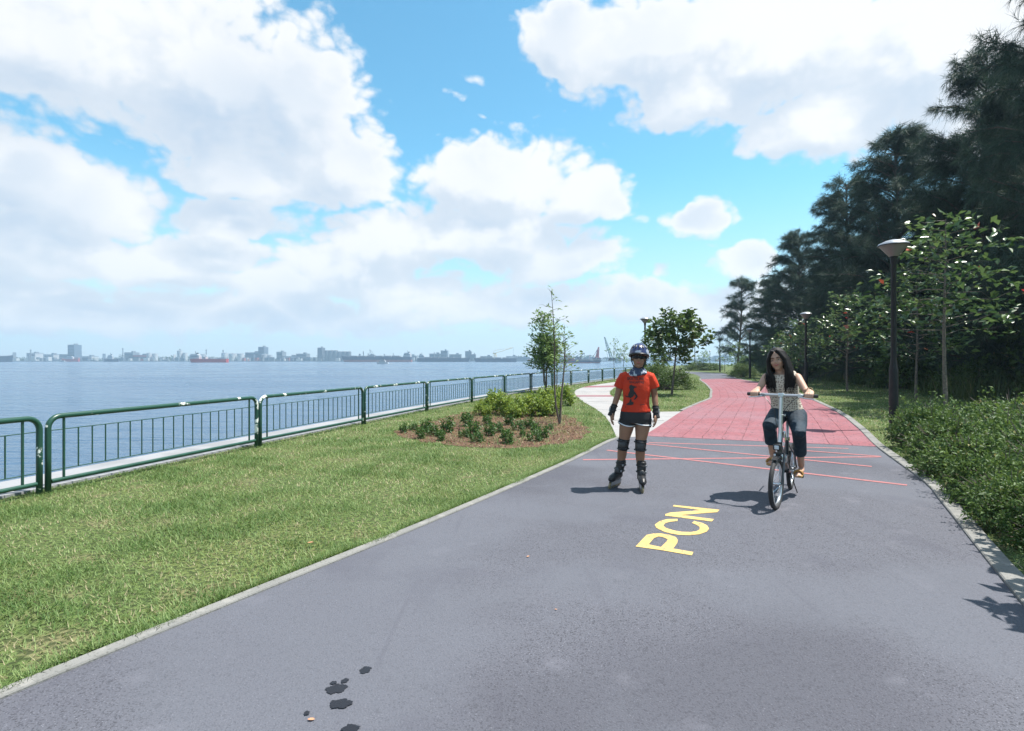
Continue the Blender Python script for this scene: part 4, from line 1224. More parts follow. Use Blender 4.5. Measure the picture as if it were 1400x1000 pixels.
# ---------------- inline skater
SK_Y = 6.34
sk_az = math.atan2((869 - 700) / F_PX, 1)
skater = empty('person', ((869 - 700) / F_PX * SK_Y, SK_Y, 0), -sk_az,
               'skater in orange-red T-shirt, black shorts, blue helmet and knee pads, standing on inline skates', 'person')
HC = (.036, -.005, 1.515)
b = MB()
tiltS = Matrix.Rotation(R(3), 3, 'Y') @ Matrix.Rotation(R(-4), 3, 'X')
head(b, HC, .118, tiltS)
b.tube([(.034, .012, 1.47), (.028, .018, 1.40), (.018, .022, 1.33)], [.050, .049, .060], 14)
b.loft([((.018, .02, 1.345), .075, .055), ((.016, .02, 1.325), .135, .070), ((.014, .02, 1.26), .165, .088), ((.012, .015, 1.16), .148, .097), ((.008, .012, 1.06), .130, .090),
        ((.004, .012, .98), .128, .088), ((0, .015, .90), .150, .100), ((0, .018, .83), .163, .108), ((0, .02, .77), .15, .10)], 24)
armsS = [((-.150, .02, 1.300), (-.205, .045, 1.085), (-.262, -.015, .905), -1), ((.178, .02, 1.300), (.215, .05, 1.085), (.228, -.01, .895), 1)]
for sh, el, wr, s in armsS:
    m1 = V3(*sh).lerp(V3(*el), .5); m2 = V3(*el).lerp(V3(*wr), .4)
    b.tube([sh, m1, el, m2, wr], [.047, .043, .036, .035, .024], 12, round_ends=True)
    dd = V3(*wr) - V3(*el)
    relaxed_hand(b, wr, (dd.x * .6, dd.y * .8 - .02, dd.z), (-s, .25, -.1), (-.15 * s, -1, -.1))
legsS = [((-.088, .02, .80), (-.142, .0, .515), (-.178, .085, .20)), ((.086, .02, .80), (.052, -.045, .515), (.052, .03, .20))]
for hp, kn, an in legsS:
    hp, kn, an = V3(*hp), V3(*kn), V3(*an)
    calf = kn.lerp(an, .36) + V3(0, .016, 0)
    b.tube([hp, hp.lerp(kn, .35), hp.lerp(kn, .78), kn, calf, kn.lerp(an, .75), an], [.090, .082, .061, .053, .056, .040, .037], 14, round_ends=True)
body = b.remesh('body', m_skin, skater, .0062, 3)
face_parts(body, HC, tiltS, 1.0, brows=False, eyes=False, smile=.9)
# T-shirt: torso and short sleeves as one garment
t = MB()
t.loft([((.018, .018, 1.372), .066, .058), ((.017, .018, 1.350), .098, .070), ((.016, .018, 1.322), .142, .084), ((.015, .016, 1.28), .162, .096), ((.013, .012, 1.22), .167, .105), ((.012, .01, 1.14), .160, .110), ((.008, .008, 1.06), .148, .104),
        ((.004, .008, .99), .150, .104), ((.002, .012, .94), .164, .114), ((.001, .014, .90), .174, .120)], 28, 2.15)
for sh, el, wr, s in armsS:
    sh, el = V3(*sh), V3(*el)
    t.tube([sh + V3(-s * .06, 0, .012), sh + V3(-s * .012, 0, .0), sh.lerp(el, .28) + V3(s * .002, 0, 0), sh.lerp(el, .58) + V3(s * .008, 0, 0)], [.056, .058, .060, .065], 14)
shirt = t.remesh('t_shirt', m_shirt, skater, .0065, 3)
bvh = BVHTree.FromPolygons([v.co.copy() for v in shirt.data.vertices], [tuple(p.vertices) for p in shirt.data.polygons])
def on_shirt(x, z, off=.004):
    h = bvh.ray_cast(V3(x, -1, z), V3(0, 1, 0))
    return V3(x, (h[0].y if h[0] else -.1) - off, z)
def text_print(body_text, cx, cz, w, hgt):
    cu = bpy.data.curves.new('t', 'FONT'); cu.body = body_text; cu.align_x = 'CENTER'; cu.align_y = 'CENTER'; cu.size = 1; cu.offset = .018
    o = bpy.data.objects.new('t', cu); COL.objects.link(o)
    dg = bpy.context.evaluated_depsgraph_get()
    me = bpy.data.meshes.new_from_object(o.evaluated_get(dg), depsgraph=dg)
    xs = [v.co.x for v in me.vertices]; ys = [v.co.y for v in me.vertices]
    sx = w / (max(xs) - min(xs)); sy = hgt / (max(ys) - min(ys)); mx = (max(xs) + min(xs)) / 2; my = (max(ys) + min(ys)) / 2
    for v in me.vertices: v.co = on_shirt(cx + (v.co.x - mx) * sx, cz + (v.co.y - my) * sy)
    me.materials.clear(); me.materials.append(m_print)
    bpy.data.objects.remove(o); bpy.data.curves.remove(cu)
    return link('print_lettering', me, shirt)
def spx(px, py): return ((px - 869) / F_PX * SK_Y, CAM_H - (py - HOR) / F_PX * SK_Y)
x0, z0 = spx(869, 517.6); text_print('SKATELINE', x0, z0, .190, .034)
x0, z0 = spx(870.5, 522.6); text_print('SINGAPORE', x0, z0, .165, .026)
def poly_print(name, polys, step=.0045):
    vs, fs = [], []
    for poly in polys:
        P2 = [spx(850 + a / 17.53, 505 + c / 17.53) for a, c in poly]
        xs = [p[0] for p in P2]; zs = [p[1] for p in P2]
        nx = int((max(xs) - min(xs)) / step) + 1; nz = int((max(zs) - min(zs)) / step) + 1
        gx, gz = np.meshgrid(np.arange(nx), np.arange(nz), indexing='ij')
        C = np.column_stack([min(xs) + (gx.ravel() + .5) * step, min(zs) + (gz.ravel() + .5) * step])
        ok = inpoly(C, P2)
        for (i, j) in np.column_stack([gx.ravel(), gz.ravel()])[ok]:
            q = len(vs)
            for a, c in ((0, 0), (1, 0), (1, 1), (0, 1)):
                vs.append(on_shirt(min(xs) + (i + a) * step, min(zs) + (j + c) * step, .0035))
            fs.append((q, q + 1, q + 2, q + 3))
    MB().add(vs, fs).build(name, m_print, shirt, smooth=False, fix=False)
for nm_, pl_ in zip(('print_silhouette', 'print_silhouette', 'print_mark', 'print_mark', 'print_mark'), [[(190, 380), (240, 365), (290, 395), (375, 415), (310, 440), (290, 470), (300, 510), (345, 570), (385, 640), (345, 700), (300, 725), (290, 705), (335, 650), (305, 590), (280, 640), (215, 690), (165, 660), (160, 600), (200, 500), (182, 440)],
                                [(100, 850), (180, 780), (210, 700), (245, 720), (240, 760), (285, 775), (290, 830), (220, 850)], [(90, 625), (165, 645), (165, 672), (95, 650)], [(430, 835), (550, 815), (540, 832), (440, 848)], [(85, 890), (105, 880), (115, 905), (95, 920)]]): poly_print(nm_, [pl_])
s_ = MB()
s_.loft([((.001, .014, .925), .160, .106), ((0, .016, .88), .176, .118), ((0, .018, .82), .182, .124), ((0, .02, .775), .178, .12)], 24, 2.2)
for s, (hp, kn, an) in zip((-1, 1), legsS):
    hp, kn = V3(*hp), V3(*kn)
    s_.tube([hp + V3(0, 0, .0), hp.lerp(kn, .12), hp.lerp(kn, .24)], [.098, .097, .099], 16)
shorts = s_.remesh('shorts', m_shorts, skater, .007, 3)
for s, (hp, kn, an) in zip((-1, 1), legsS):
    hp, kn = V3(*hp), V3(*kn)
    c = hp.lerp(kn, .232); d = (kn - hp).normalized()
    u = d.cross(V3(0, 1, 0)).normalized(); w = d.cross(u)
    MB().tube([c + (u * math.cos(a) + w * math.sin(a)) * .0985 + V3(0, 0, .022 * abs(math.cos(a)) ** 2) for a in [2 * math.pi * i / 24 for i in range(24)]], .0068, 6, closed=True).build('hem_trim', m_white, shorts)
    MB().tube([hp + V3(s * (.088 + .012 * i), -.045 + .012 * i, .03 - .03 * i) for i in range(3)], .005, 6).build('side_piping', m_white, shorts)
# knee pads
for hp, kn, an in legsS:
    hp, kn, an = V3(*hp), V3(*kn), V3(*an)
    a, c = kn.lerp(hp, .24), kn.lerp(an, .20)
    kp = MB().tube([a, a.lerp(c, .3), a.lerp(c, .7), c], [.066, .064, .060, .057], 16).build('knee_pad', m_foam, skater)
    cap = MB(); cap.ell(kn + V3(0, -.030, .008), (.052, .036, .068)); cap.ell(kn + V3(0, -.050, .004), (.036, .024, .044))
    cap.build('hard_cap', m_pad, kp)
    for z in (.045, -.045): MB().tube([kn + V3(.066 * math.cos(t_), .064 * math.sin(t_), z) for t_ in [2 * math.pi * i / 16 for i in range(16)]], .008, 6, closed=True).build('strap', m_blackp, kp)
# wrist guards
for sh, el, wr, s in armsS:
    el, wr = V3(*el), V3(*wr); d = (wr - el).normalized()
    wg = MB().tube([wr - d * .075, wr - d * .03, wr + d * .012, wr + d * .062], [.037, .035, .035, .041], 12).build('wrist_guard', m_foam, skater)
    MB().ell(wr + V3(s * .030, -.012, -.01), (.010, .022, .058)).build('splint', m_grey, wg)
    for z in (-.055, -.005): MB().tube([wr + d * z + V3(.039 * math.cos(t_), .039 * math.sin(t_), 0) for t_ in [2 * math.pi * i / 14 for i in range(14)]], .007, 6, closed=True).build('strap', m_blackp, wg)
# scarf
sc_ = MB()
for i in range(4):
    zz = 1.392 - i * .017; rr = .060 + i * .011
    sc_.tube([(.028 - .002 * i + rr * math.cos(t_) * (1 + .06 * math.sin(3 * t_ + i)), .008 + rr * .95 * math.sin(t_), zz + .010 * math.sin(2 * t_ + i) - .018 * max(0, -math.sin(t_)) * i / 4) for t_ in [2 * math.pi * j / 22 for j in range(22)]], .0145, 8, closed=True)
sc_.remesh('neck_scarf', m_scarf, skater, .006, 2)
# hair under the helmet, helmet, straps, sunglasses
hc = V3(*HC)
MB().ell(hc + tiltS @ V3(0, .028, .012), (.081, .088, .088), tiltS).build('hair', m_hair, skater)
hm = MB(); rs = []
for j in range(9):
    th = R(4 + 88 * j / 8)
    ring = []
    for k_ in range(32):
        a = 2 * math.pi * k_ / 32
        rid = 1 + (.022 * math.cos(a * 9) if .15 < th < 1.45 else 0)
        z = .128 * math.cos(th)
        if j == 8: z = -.012 + .016 * math.cos(a + math.pi / 2)
        ring.append(hc + tiltS @ V3(.112 * math.sin(th) * math.cos(a) * rid, .012 + .142 * math.sin(th) * math.sin(a) * rid, .052 + z))
    rs.append(ring)
ring = [hc + tiltS @ V3(.096 * math.cos(2 * math.pi * k_ / 32), .012 + .124 * math.sin(2 * math.pi * k_ / 32), .036 + .016 * math.cos(2 * math.pi * k_ / 32 + math.pi / 2)) for k_ in range(32)]
rs.append(ring); hm.rings(rs)
helmet = hm.build('helmet', m_helm, skater, sharp=60)
MB().tube([hc + tiltS @ V3(.106 * math.cos(a), .012 + .134 * math.sin(a), .030 + .016 * math.cos(a + math.pi / 2)) for a in [2 * math.pi * i / 28 for i in range(28)]], .014, 8, closed=True).build('helmet_rim', m_blackp, helmet)
for i, (a, z) in enumerate([(-115, .075), (-90, .085), (-65, .075), (-140, .06), (-40, .06)]):
    a = R(a); th = R(52)
    p = hc + tiltS @ V3(.112 * math.sin(th) * math.cos(a), .012 + .142 * math.sin(th) * math.sin(a), .052 + .128 * math.cos(th))
    nrm = (p - hc - V3(0, .012, .02)).normalized(); tg = V3(0, 0, 1) - nrm * nrm.z; tg.normalize()
    MB().ell(p, (.011, .007, .034), Matrix((nrm.cross(tg), nrm, tg)).transposed(), 10, 6).build('vent', m_blackp, helmet)
for s in (-1, 1):
    MB().tube([hc + tiltS @ V3(s * .090, -.030, .035), hc + tiltS @ V3(s * .080, -.020, -.035), hc + tiltS @ V3(s * .052, -.034, -.100), hc + tiltS @ V3(0, -.042, -.122)], .0065, 6).build('chin_strap', m_blackp, helmet)
    MB().tube([hc + tiltS @ V3(s * .086, .050, .030), hc + tiltS @ V3(s * .080, -.012, -.040)], .006, 6).build('side_strap', m_blackp, helmet)
rs = []
for i in range(17):
    a = R(-90 + (i - 8) * 9.6); q = abs(i - 8) / 8
    rx, ry = .080, .098
    hh = .019 * (1 - .55 * q ** 2) * (.62 if i == 8 else 1)
    c = V3(rx * math.cos(a), ry * math.sin(a) + .0, .008)
    o = V3(math.cos(a), math.sin(a), 0) * .004
    rs.append([hc + tiltS @ (c + o + V3(0, 0, hh)), hc + tiltS @ (c + o - V3(0, 0, hh)), hc + tiltS @ (c - o - V3(0, 0, hh)), hc + tiltS @ (c - o + V3(0, 0, hh))])
sg = MB().rings(rs).build('sunglasses', m_lens, skater)
for s in (-1, 1): MB().tube([hc + tiltS @ V3(s * .079, -.015, .012), hc + tiltS @ V3(s * .082, .03, .010)], .004, 6).build('temple_arm', m_blackp, sg)
# inline skates
def skate(loc, rz, roll, pitch=0):
    M = Matrix.Translation(V3(*loc)) @ Matrix.Rotation(rz, 4, 'Z') @ Matrix.Rotation(pitch, 4, 'X') @ Matrix.Rotation(roll, 4, 'Y')
    def B(mb): 
        mb.v = [tuple(M @ V3(*p)) for p in mb.v]; return mb
    bt = MB()
    bt.tube([(0, -.150, .125), (0, -.120, .130), (0, -.06, .140), (0, .0, .150), (0, .07, .145), (0, .105, .135)], [.030, .043, .047, .047, .043, .030], 14, round_ends=True)
    bt.tube([(0, .02, .13), (0, .035, .20), (0, .045, .27), (0, .048, .325)], [.050, .049, .052, .055], 16)
    boot = B(bt).remesh('skate_boot', m_blackp, skater, .006, 2)
    B(MB().tube([(0, .045, .315), (0, .048, .338)], [.050, .046], 16)).build('liner', m_foam, boot)
    B(MB().ell((0, -.098, .150), (.036, .048, .024))).build('toe_panel', m_grey, boot)
    B(MB().ell((0, -.028, .205), (.030, .016, .040))).build('tongue', m_pad, boot)
    for z, y in ((.285, .048), (.215, .036)):
        B(MB().tube([(.057 * math.cos(a), y + .056 * math.sin(a), z) for a in [2 * math.pi * i / 18 for i in range(18)]], .009, 6, closed=True)).build('buckle_strap', m_blackp, boot)
        B(MB().box((.045, y - .040, z), (.014, .030, .022))).build('buckle', m_grey, boot, bevel=.003)
    fr = MB()
    for x in (-.0155, .0155): fr.box((x, -.005, .068), (.004, .265, .052))
    fr.box((0, -.085, .094), (.045, .06, .012)); fr.box((0, .065, .094), (.045, .06, .012))
    B(fr).build('skate_frame', m_grey, boot, smooth=False, bevel=.002)
    for y in (-.120, -.042, .036, .114):
        Mw = Matrix.Rotation(R(90), 3, 'Y')
        w_ = B(MB().lathe([(.012, -.012), (.030, -.012), (.038, -.008), (.0405, 0), (.038, .008), (.030, .012), (.012, .012)], (0, y, .0405), 20, M=Mw)).build('skate_wheel', m_wheel, skater)
        B(MB().lathe([(.011, -.0128), (.011, .0128)], (0, y, .0405), 12, M=Mw)).build('hub', m_blackp, w_)
skate((.062, -.065, 0), R(6), R(2))
skate((-.245, .045, .004), R(-24), R(13), 0)

# ---------------- folding bicycle
FX, FY = gp(1063, 697)
BANG = -math.atan2(.55, .835)
hx_, hy_ = -math.sin(-BANG), -math.cos(-BANG)
hx_, hy_ = math.sin(BANG), -math.cos(BANG)              # heading = local -Y
WB_ = .53
bx_, by_ = FX - hx_ * WB_, FY - hy_ * WB_
bike = empty('bicycle', (bx_, by_, 0), BANG, 'black folding bicycle with silver handlepost and headlight, ridden towards the camera', 'bicycle')
WR = .255
def wheel(y, steer=0.0, pivot=None):
    M = Matrix.Identity(4)
    if steer: M = Matrix.Translation(V3(0, pivot, 0)) @ Matrix.Rotation(steer, 4, 'Z') @ Matrix.Translation(V3(0, -pivot, 0))
    def B(mb): mb.v = [tuple(M @ V3(*p)) for p in mb.v]; return mb
    c = (0, y, WR)
    circ = lambda r, x=0: [(x, y + r * math.cos(a), WR + r * math.sin(a)) for a in [2 * math.pi * i / 40 for i in range(40)]]
    root = B(MB().tube(circ(WR - .0225), .0225, 10, closed=True)).build('wheel', m_rubber, bike); root['label'] = 'small spoked wheel with black tyre'
    B(MB().tube(circ(WR - .050), .014, 8, closed=True)).build('rim', m_silver, root)
    B(MB().lathe([(.014, -.045), (.026, -.036), (.026, -.030), (.015, -.026), (.015, .026), (.026, .030), (.026, .036), (.014, .045)], c, 14, M=Matrix.Rotation(R(90), 3, 'Y'))).build('hub', m_chrome, root)
    for i in range(20):
        a = 2 * math.pi * i / 20; s = 1 if i % 2 else -1
        B(MB().tube([(s * .032, y + .022 * math.cos(a + .5 * s), WR + .022 * math.sin(a + .5 * s)), (0, y + (WR - .06) * math.cos(a), WR + (WR - .06) * math.sin(a))], .0016, 4)).build('spoke', m_chrome, root)
    MB().box((0, 0, 0), (.004, .05, .012)) 
    return root
STEER = R(-5); HT = -.42
wheel(-WB_, STEER, -.40); wheel(WB_)
def part(mb, name, m, parent=bike, **k): return mb.build(name, m, parent, **k)
# frame: main tube, seat tube, stays
fr = MB()
fr.tube([(0, -.375, .60), (0, -.25, .50), (0, .0, .36), (0, .10, .32)], [.030, .033, .034, .032], 12, flat=1.25)
fr.tube([(0, .205, .62), (0, .15, .40), (0, .10, .27)], .020, 10)
for s in (-1, 1):
    fr.tube([(s * .02, .12, .30), (s * .055, .30, .27), (s * .060, WB_, WR)], .010, 8)
    fr.tube([(s * .015, .19, .56), (s * .055, .38, .42), (s * .060, WB_, WR)], .008, 8)
fr.tube([(0, -.385, .50), (0, -.372, .66)], .024, 12)
fr.tube([(-.034, .10, .285), (.034, .10, .285)], .024, 12)
frame = part(fr, 'frame', m_frame)
part(MB().box((.012, -.12, .452), (.055, .10, .075)), 'hinge_latch', m_silver, frame, bevel=.008)
sp_ = part(MB().tube([(0, .20, .58), (0, .262, .84)], .016, 10), 'seat_post', m_silver)
part(MB().lathe([(.026, -.02), (.026, .02)], (0, .208, .62), 12), 'seat_clamp', m_chrome, sp_)
sd = MB(); sd.loft([((0, 0, 0), .01, .01)] * 2, 4) if False else None
sdl = MB()
sdl.ell((0, .325, .865), (.082, .085, .032)); sdl.ell((0, .235, .868), (.038, .11, .024)); sdl.ell((0, .15, .866), (.022, .05, .018))
sdl.remesh('saddle', m_foam, bike, .008, 3)
# fork, steering column, handlebar
Mst = Matrix.Translation(V3(0, -.40, 0)) @ Matrix.Rotation(STEER, 4, 'Z') @ Matrix.Translation(V3(0, .40, 0))
def SB(mb): mb.v = [tuple(Mst @ V3(*p)) for p in mb.v]; return mb
fk = MB()
for s in (-1, 1): fk.tube([(s * .030, -.40, .53), (s * .046, -.42, .50), (s * .050, -.47, .38), (s * .052, -WB_, WR)], [.014, .014, .012, .010], 8)
fk.box((0, -.398, .535), (.10, .05, .03))
fork = part(SB(fk), 'fork', m_frame)
part(SB(MB().tube([(0, -.372, .655), (0, -.36, .74)], [.027, .022], 12)), 'stem_hinge', m_silver)
hp_ = part(SB(MB().tube([(0, -.362, .72), (0, -.325, 1.125)], [.020, .0165], 12)), 'handlepost', m_silver)
part(SB(MB().box((.032, -.352, .735), (.03, .03, .07))), 'hinge_lever', m_chrome, hp_, bevel=.006)
part(SB(MB().box((.030, -.345, .93), (.035, .022, .018))), 'height_lever', m_chrome, hp_, bevel=.005)
HBZ, HBY = 1.135, -.323
bar = part(SB(MB().tube([(-.30, HBY + .02, HBZ), (-.2, HBY + .012, HBZ), (0, HBY, HBZ), (.2, HBY + .012, HBZ), (.30, HBY + .02, HBZ)], .0145, 10)), 'handlebar', m_silver)
part(SB(MB().box((0, HBY, HBZ), (.06, .042, .042))), 'stem_clamp', m_chrome, bar, bevel=.008)
for s in (-1, 1):
    part(SB(MB().tube([(s * .205, HBY + .013, HBZ), (s * .335, HBY + .022, HBZ)], [.0185, .0185], 12)), 'grip', m_blackp, bar)
    part(SB(MB().box((s * .175, HBY + .0, HBZ - .004), (.045, .04, .036))), 'brake_clamp', m_grey if s < 0 else m_silver, bar, bevel=.006)
    part(SB(MB().tube([(s * .18, HBY - .02, HBZ - .012), (s * .22, HBY - .045, HBZ - .022), (s * .31, HBY - .035, HBZ - .030)], [.006, .007, .006], 6)), 'brake_lever', m_silver, bar)
    part(SB(MB().tube([(s * .165, HBY - .01, HBZ - .01), (s * .12, HBY - .07, HBZ - .05), (s * .045, HBY - .075, HBZ - .15), (s * .03, -.38, .80), (s * .02, -.40, .60)], .0035, 6)), 'cable', m_blackp, bar)
# headlight, mudguards, brakes, rack
hl = part(SB(MB().box((-.012, -.435, .610), (.075, .05, .062))), 'headlight', m_blackp, bevel=.012)
part(SB(MB().box((-.012, -.464, .610), (.042, .012, .040))), 'lens', m_lightlens, hl, bevel=.008)
def guard(y, a0, a1, name, SBf):
    mb = MB(); rs = []
    for i in range(15):
        a = R(a0 + (a1 - a0) * i / 14); r = WR + .022
        rs.append([(x, y + (r - dz) * math.cos(a), WR + (r - dz) * math.sin(a)) for x, dz in ((-.028, .012), (-.018, .0), (.018, 0), (.028, .012), (.018, .004), (-.018, .004))])
    return part(SBf(mb.rings(rs)), name, m_blackp)
guard(-WB_, 112, 60, 'front_mudguard', SB); guard(WB_, 130, 10, 'rear_mudguard', lambda m: m)
for s in (-1, 1): part(SB(MB().box((s * .034, -.435, .505), (.018, .03, .075))), 'brake_arm', m_chrome, bevel=.004)
part(MB().tube([(-.08, .36, .62), (-.08, .66, .62), (.08, .66, .62), (.08, .36, .62)], .007, 6), 'rear_rack', m_frame)
# drivetrain
AX = Matrix.Rotation(R(90), 3, 'Y')
BBY, BBZ = .10, .285
cr_ = part(MB().lathe([(.02, -.003), (.088, -.003), (.088, .003), (.02, .003)], (-.052, BBY, BBZ), 30, M=AX), 'chainring', m_silver)
CA = R(-28)                                            # crank on the rider's left points back and down
for s in (-1, 1):
    a = CA if s > 0 else CA + math.pi
    ex, ez = BBY + .160 * math.cos(a), BBZ + .160 * math.sin(a)
    ck = part(MB().tube([(s * .058, BBY, BBZ), (s * .070, ex, ez)], [.014, .011], 8, flat=.6), 'crank', m_silver)
    pd = part(MB().box((s * .118, ex, ez), (.085, .07, .022)), 'pedal', m_blackp, bevel=.005)
    part(MB().box((s * .118, ex - .038, ez), (.05, .004, .012)), 'reflector', mat('amber_reflector%d' % s, (.6, .25, .03), .3), pd)
part(MB().tube([(-.052, BBY, BBZ + .088), (-.045, WB_, WR + .035), (-.045, WB_ + .035, WR), (-.045, WB_, WR - .035), (-.052, BBY, BBZ - .088), (-.052, BBY - .088, BBZ)], .004, 5, closed=True), 'chain', m_blackp)
part(MB().lathe([(.01, -.01), (.036, -.008), (.036, .008), (.01, .01)], (-.045, WB_, WR), 16, M=AX), 'sprocket', m_silver)
part(MB().tube([(.03, .16, .27), (.10, .22, .03)], .006, 6), 'kickstand', m_blackp)

# ---------------- cyclist
rider = empty('person', (bx_, by_, 0), BANG, 'woman with long black hair, dotted sleeveless top and dark cropped jeans riding the bicycle', 'person')
RH = (-.085, .075, 1.505)
tiltR = Matrix.Rotation(R(-9), 3, 'Y') @ Matrix.Rotation(R(6), 3, 'X') @ Matrix.Rotation(R(-4), 3, 'Z')
b = MB()
head(b, RH, .120, tiltR)
b.tube([(-.080, .10, 1.45), (-.066, .125, 1.385), (-.056, .135, 1.32)], [.047, .045, .055], 14)
b.loft([((-.055, .135, 1.350), .060, .05), ((-.052, .138, 1.325), .120, .064), ((-.046, .15, 1.26), .152, .082), ((-.036, .18, 1.16), .140, .095), ((-.022, .21, 1.06), .128, .092), ((-.010, .235, .98), .140, .095), ((0, .255, .90), .165, .11), ((0, .26, .86), .16, .11)], 24)
gripL = Mst @ V3(-.262, HBY + .018, HBZ); gripR = Mst @ V3(.258, HBY + .018, HBZ)
fwd = (Mst.to_3x3() @ V3(0, -1, 0))
arR = [((-.205, .125, 1.305), (-.255, .00, 1.180), gripL + V3(.010, .075, .045), gripL, 1), ((.110, .135, 1.310), (.205, .00, 1.165), gripR + V3(-.004, .075, .045), gripR, -1)]
for sh, el, wr, g_, s in arR:
    sh, el, wr = V3(*sh), V3(*el), V3(*wr)
    b.tube([sh, sh.lerp(el, .5), el, el.lerp(wr, .4), wr], [.044, .039, .034, .032, .022], 12, round_ends=True)
    grip_hand(b, g_, Mst.to_3x3() @ V3(1, 0, 0), fwd, wr, (s, 0, 0))
a1 = CA; p1 = V3(.118, BBY + .160 * math.cos(a1), BBZ + .160 * math.sin(a1)); a2 = CA + math.pi; p2 = V3(-.118, BBY + .160 * math.cos(a2), BBZ + .160 * math.sin(a2))
an1 = p1 + V3(.012, .055, .115); an2 = p2 + V3(-.004, .055, .115)
lgR = [(V3(.090, .255, .885), V3(.150, -.125, .735), an1, p1), (V3(-.090, .255, .885), V3(-.130, -.165, .790), an2, p2)]
for hp, kn, an, pp in lgR:
    b.tube([hp, hp.lerp(kn, .5), kn, kn.lerp(an, .35) + V3(0, .018, 0), kn.lerp(an, .8), an], [.085, .074, .055, .054, .036, .034], 14, round_ends=True)
    b.tube([an + V3(0, .03, -.035), an + V3(0, -.02, -.050), pp + V3(0, -.055, .044), pp + V3(0, -.115, .036)], [.030, .034, .034, .024], 12, flat=.7, round_ends=True)
    for i, o in enumerate((.024, .010, -.003, -.015, -.026)):
        sgn = -1 if pp.x > 0 else 1
        q = pp + V3(sgn * o, -.112, .034)
        b.tube([q, q + V3(0, -.024, -.003), q + V3(0, -.036 + .004 * i, -.008)], [.011 if i == 0 else .0085] * 3, 6, round_ends=True)
body = b.remesh('body', m_skin2, rider, .0062, 3)
face_parts(body, RH, tiltR, 1.0, smile=1.15)
tt = MB()
tt.loft([((-.055, .13, 1.335), .105, .068), ((-.050, .14, 1.28), .160, .095), ((-.045, .155, 1.22), .166, .104), ((-.036, .185, 1.14), .158, .108), ((-.022, .21, 1.06), .150, .106), ((-.010, .232, .99), .158, .112), ((-.004, .245, .93), .172, .122)], 26, 2.2)
for x0_, x1_ in ((-.150, -.185), (.060, .090)): tt.tube([(x0_, .08, 1.29), (x0_ * .5 + x1_ * .5, .125, 1.352), (x1_, .185, 1.29)], .030, 8)
for s in (-1, 1): tt.ell((-.044 + s * .066, .098, 1.195), (.066, .052, .060))
tt.remesh('blouse', m_top, rider, .0065, 3)
jn = MB()
jn.loft([((-.004, .245, .965), .160, .112), ((-.002, .25, .92), .178, .126), ((0, .26, .87), .182, .130), ((0, .27, .84), .165, .12)], 24, 2.2)
for hp, kn, an, pp in lgR:
    en = kn.lerp(an, .62)
    jn.tube([hp, hp.lerp(kn, .5), kn + V3(0, -.006, .004), kn.lerp(an, .3) + V3(0, .012, 0), en], [.106, .092, .070, .066, .064], 16, round_ends=False)
    jn.ell(kn + V3(0, .004, .0), (.064, .064, .064))
jn.remesh('jeans', m_jean, rider, .0075, 14)
for hp, kn, an, pp in lgR:
    sdo = MB(); rs = []
    for y, w_ in ((.085, .026), (.06, .034), (0, .034), (-.06, .042), (-.11, .044), (-.145, .030)):
        rs.append([(pp.x + sx * w_, pp.y + y, pp.z + z) for sx, z in ((-1, .012), (1, .012), (1, .036), (-1, .036))])
    so = sdo.rings(rs).build('sandal', m_sandal, rider, smooth=False, bevel=.006)
    for y in (-.085, -.055): MB().tube([(pp.x + .042 * math.cos(a), pp.y + y, pp.z + .034 + .042 * math.sin(a)) for a in [R(180 * i / 8) for i in range(9)]], .009, 6, flat=1.6).build('strap', m_sandal, so)
# hair: cap with a parting and long strands down both sides in front of the shoulders
hr = MB(); rc = V3(*RH)
hr.ell(rc + tiltR @ V3(0, .026, .034), (.090, .100, .098), tiltR, 18, 12)
hr.ell(rc + tiltR @ V3(0, .060, -.03), (.088, .070, .12), tiltR)
for s in (-1, 1):
    for i in range(6):
        f_ = i / 5
        st_ = rc + tiltR @ V3(s * (.030 + .045 * f_), -.060 + .075 * f_, .095 - .03 * f_)
        md = rc + tiltR @ V3(s * (.082 + .012 * f_), -.052 + .085 * f_, .0)
        m2 = rc + tiltR @ V3(s * (.088 + .02 * f_), -.045 + .08 * f_, -.10)
        ch = V3(-.052 + s * (.070 + .05 * f_), .050 + .020 * f_, 1.29)
        en = V3(-.050 + s * (.052 + .070 * f_), .062 + .02 * f_, 1.155 + .02 * f_ + .012 * (i % 2))
        hr.tube([st_, md, m2, ch, ch.lerp(en, .6), en], [.020, .022, .025, .027, .023, .008], 8, round_ends=True)
for i in range(5): hr.tube([rc + V3((i - 2) * .035, .10, .02), V3(-.06 + (i - 2) * .05, .215, 1.36), V3(-.055 + (i - 2) * .05, .262, 1.20), V3(-.05 + (i - 2) * .045, .285, 1.08)], [.040, .040, .034, .012], 8)
hair = hr.remesh('hair', m_hair, rider, .0065, 1)
ls = MB(); gr = random.Random(4)
for i in range(120):
    s = gr.choice((-1, 1)); f_ = gr.random(); j = lambda a: V3(gr.uniform(-a, a), gr.uniform(-a, a), gr.uniform(-a, a))
    m2 = rc + tiltR @ V3(s * (.098 + .02 * f_), -.05 + .09 * f_, -.10) + j(.012)
    ch = V3(-.052 + s * (.078 + .06 * f_), .035 + .03 * f_, 1.29) + j(.022)
    en = V3(-.050 + s * (.050 + .085 * f_), .050 + .03 * f_, 1.15) + j(.035)
    ls.tube([rc + tiltR @ V3(s * (.086 + .012 * f_), -.055 + .09 * f_, .01) + j(.006), m2, ch, en], [.003, .0032, .0028, .001], 4)
o = ls.build('loose_strands', m_hair, hair, fix=False); o['kind'] = 'stuff'
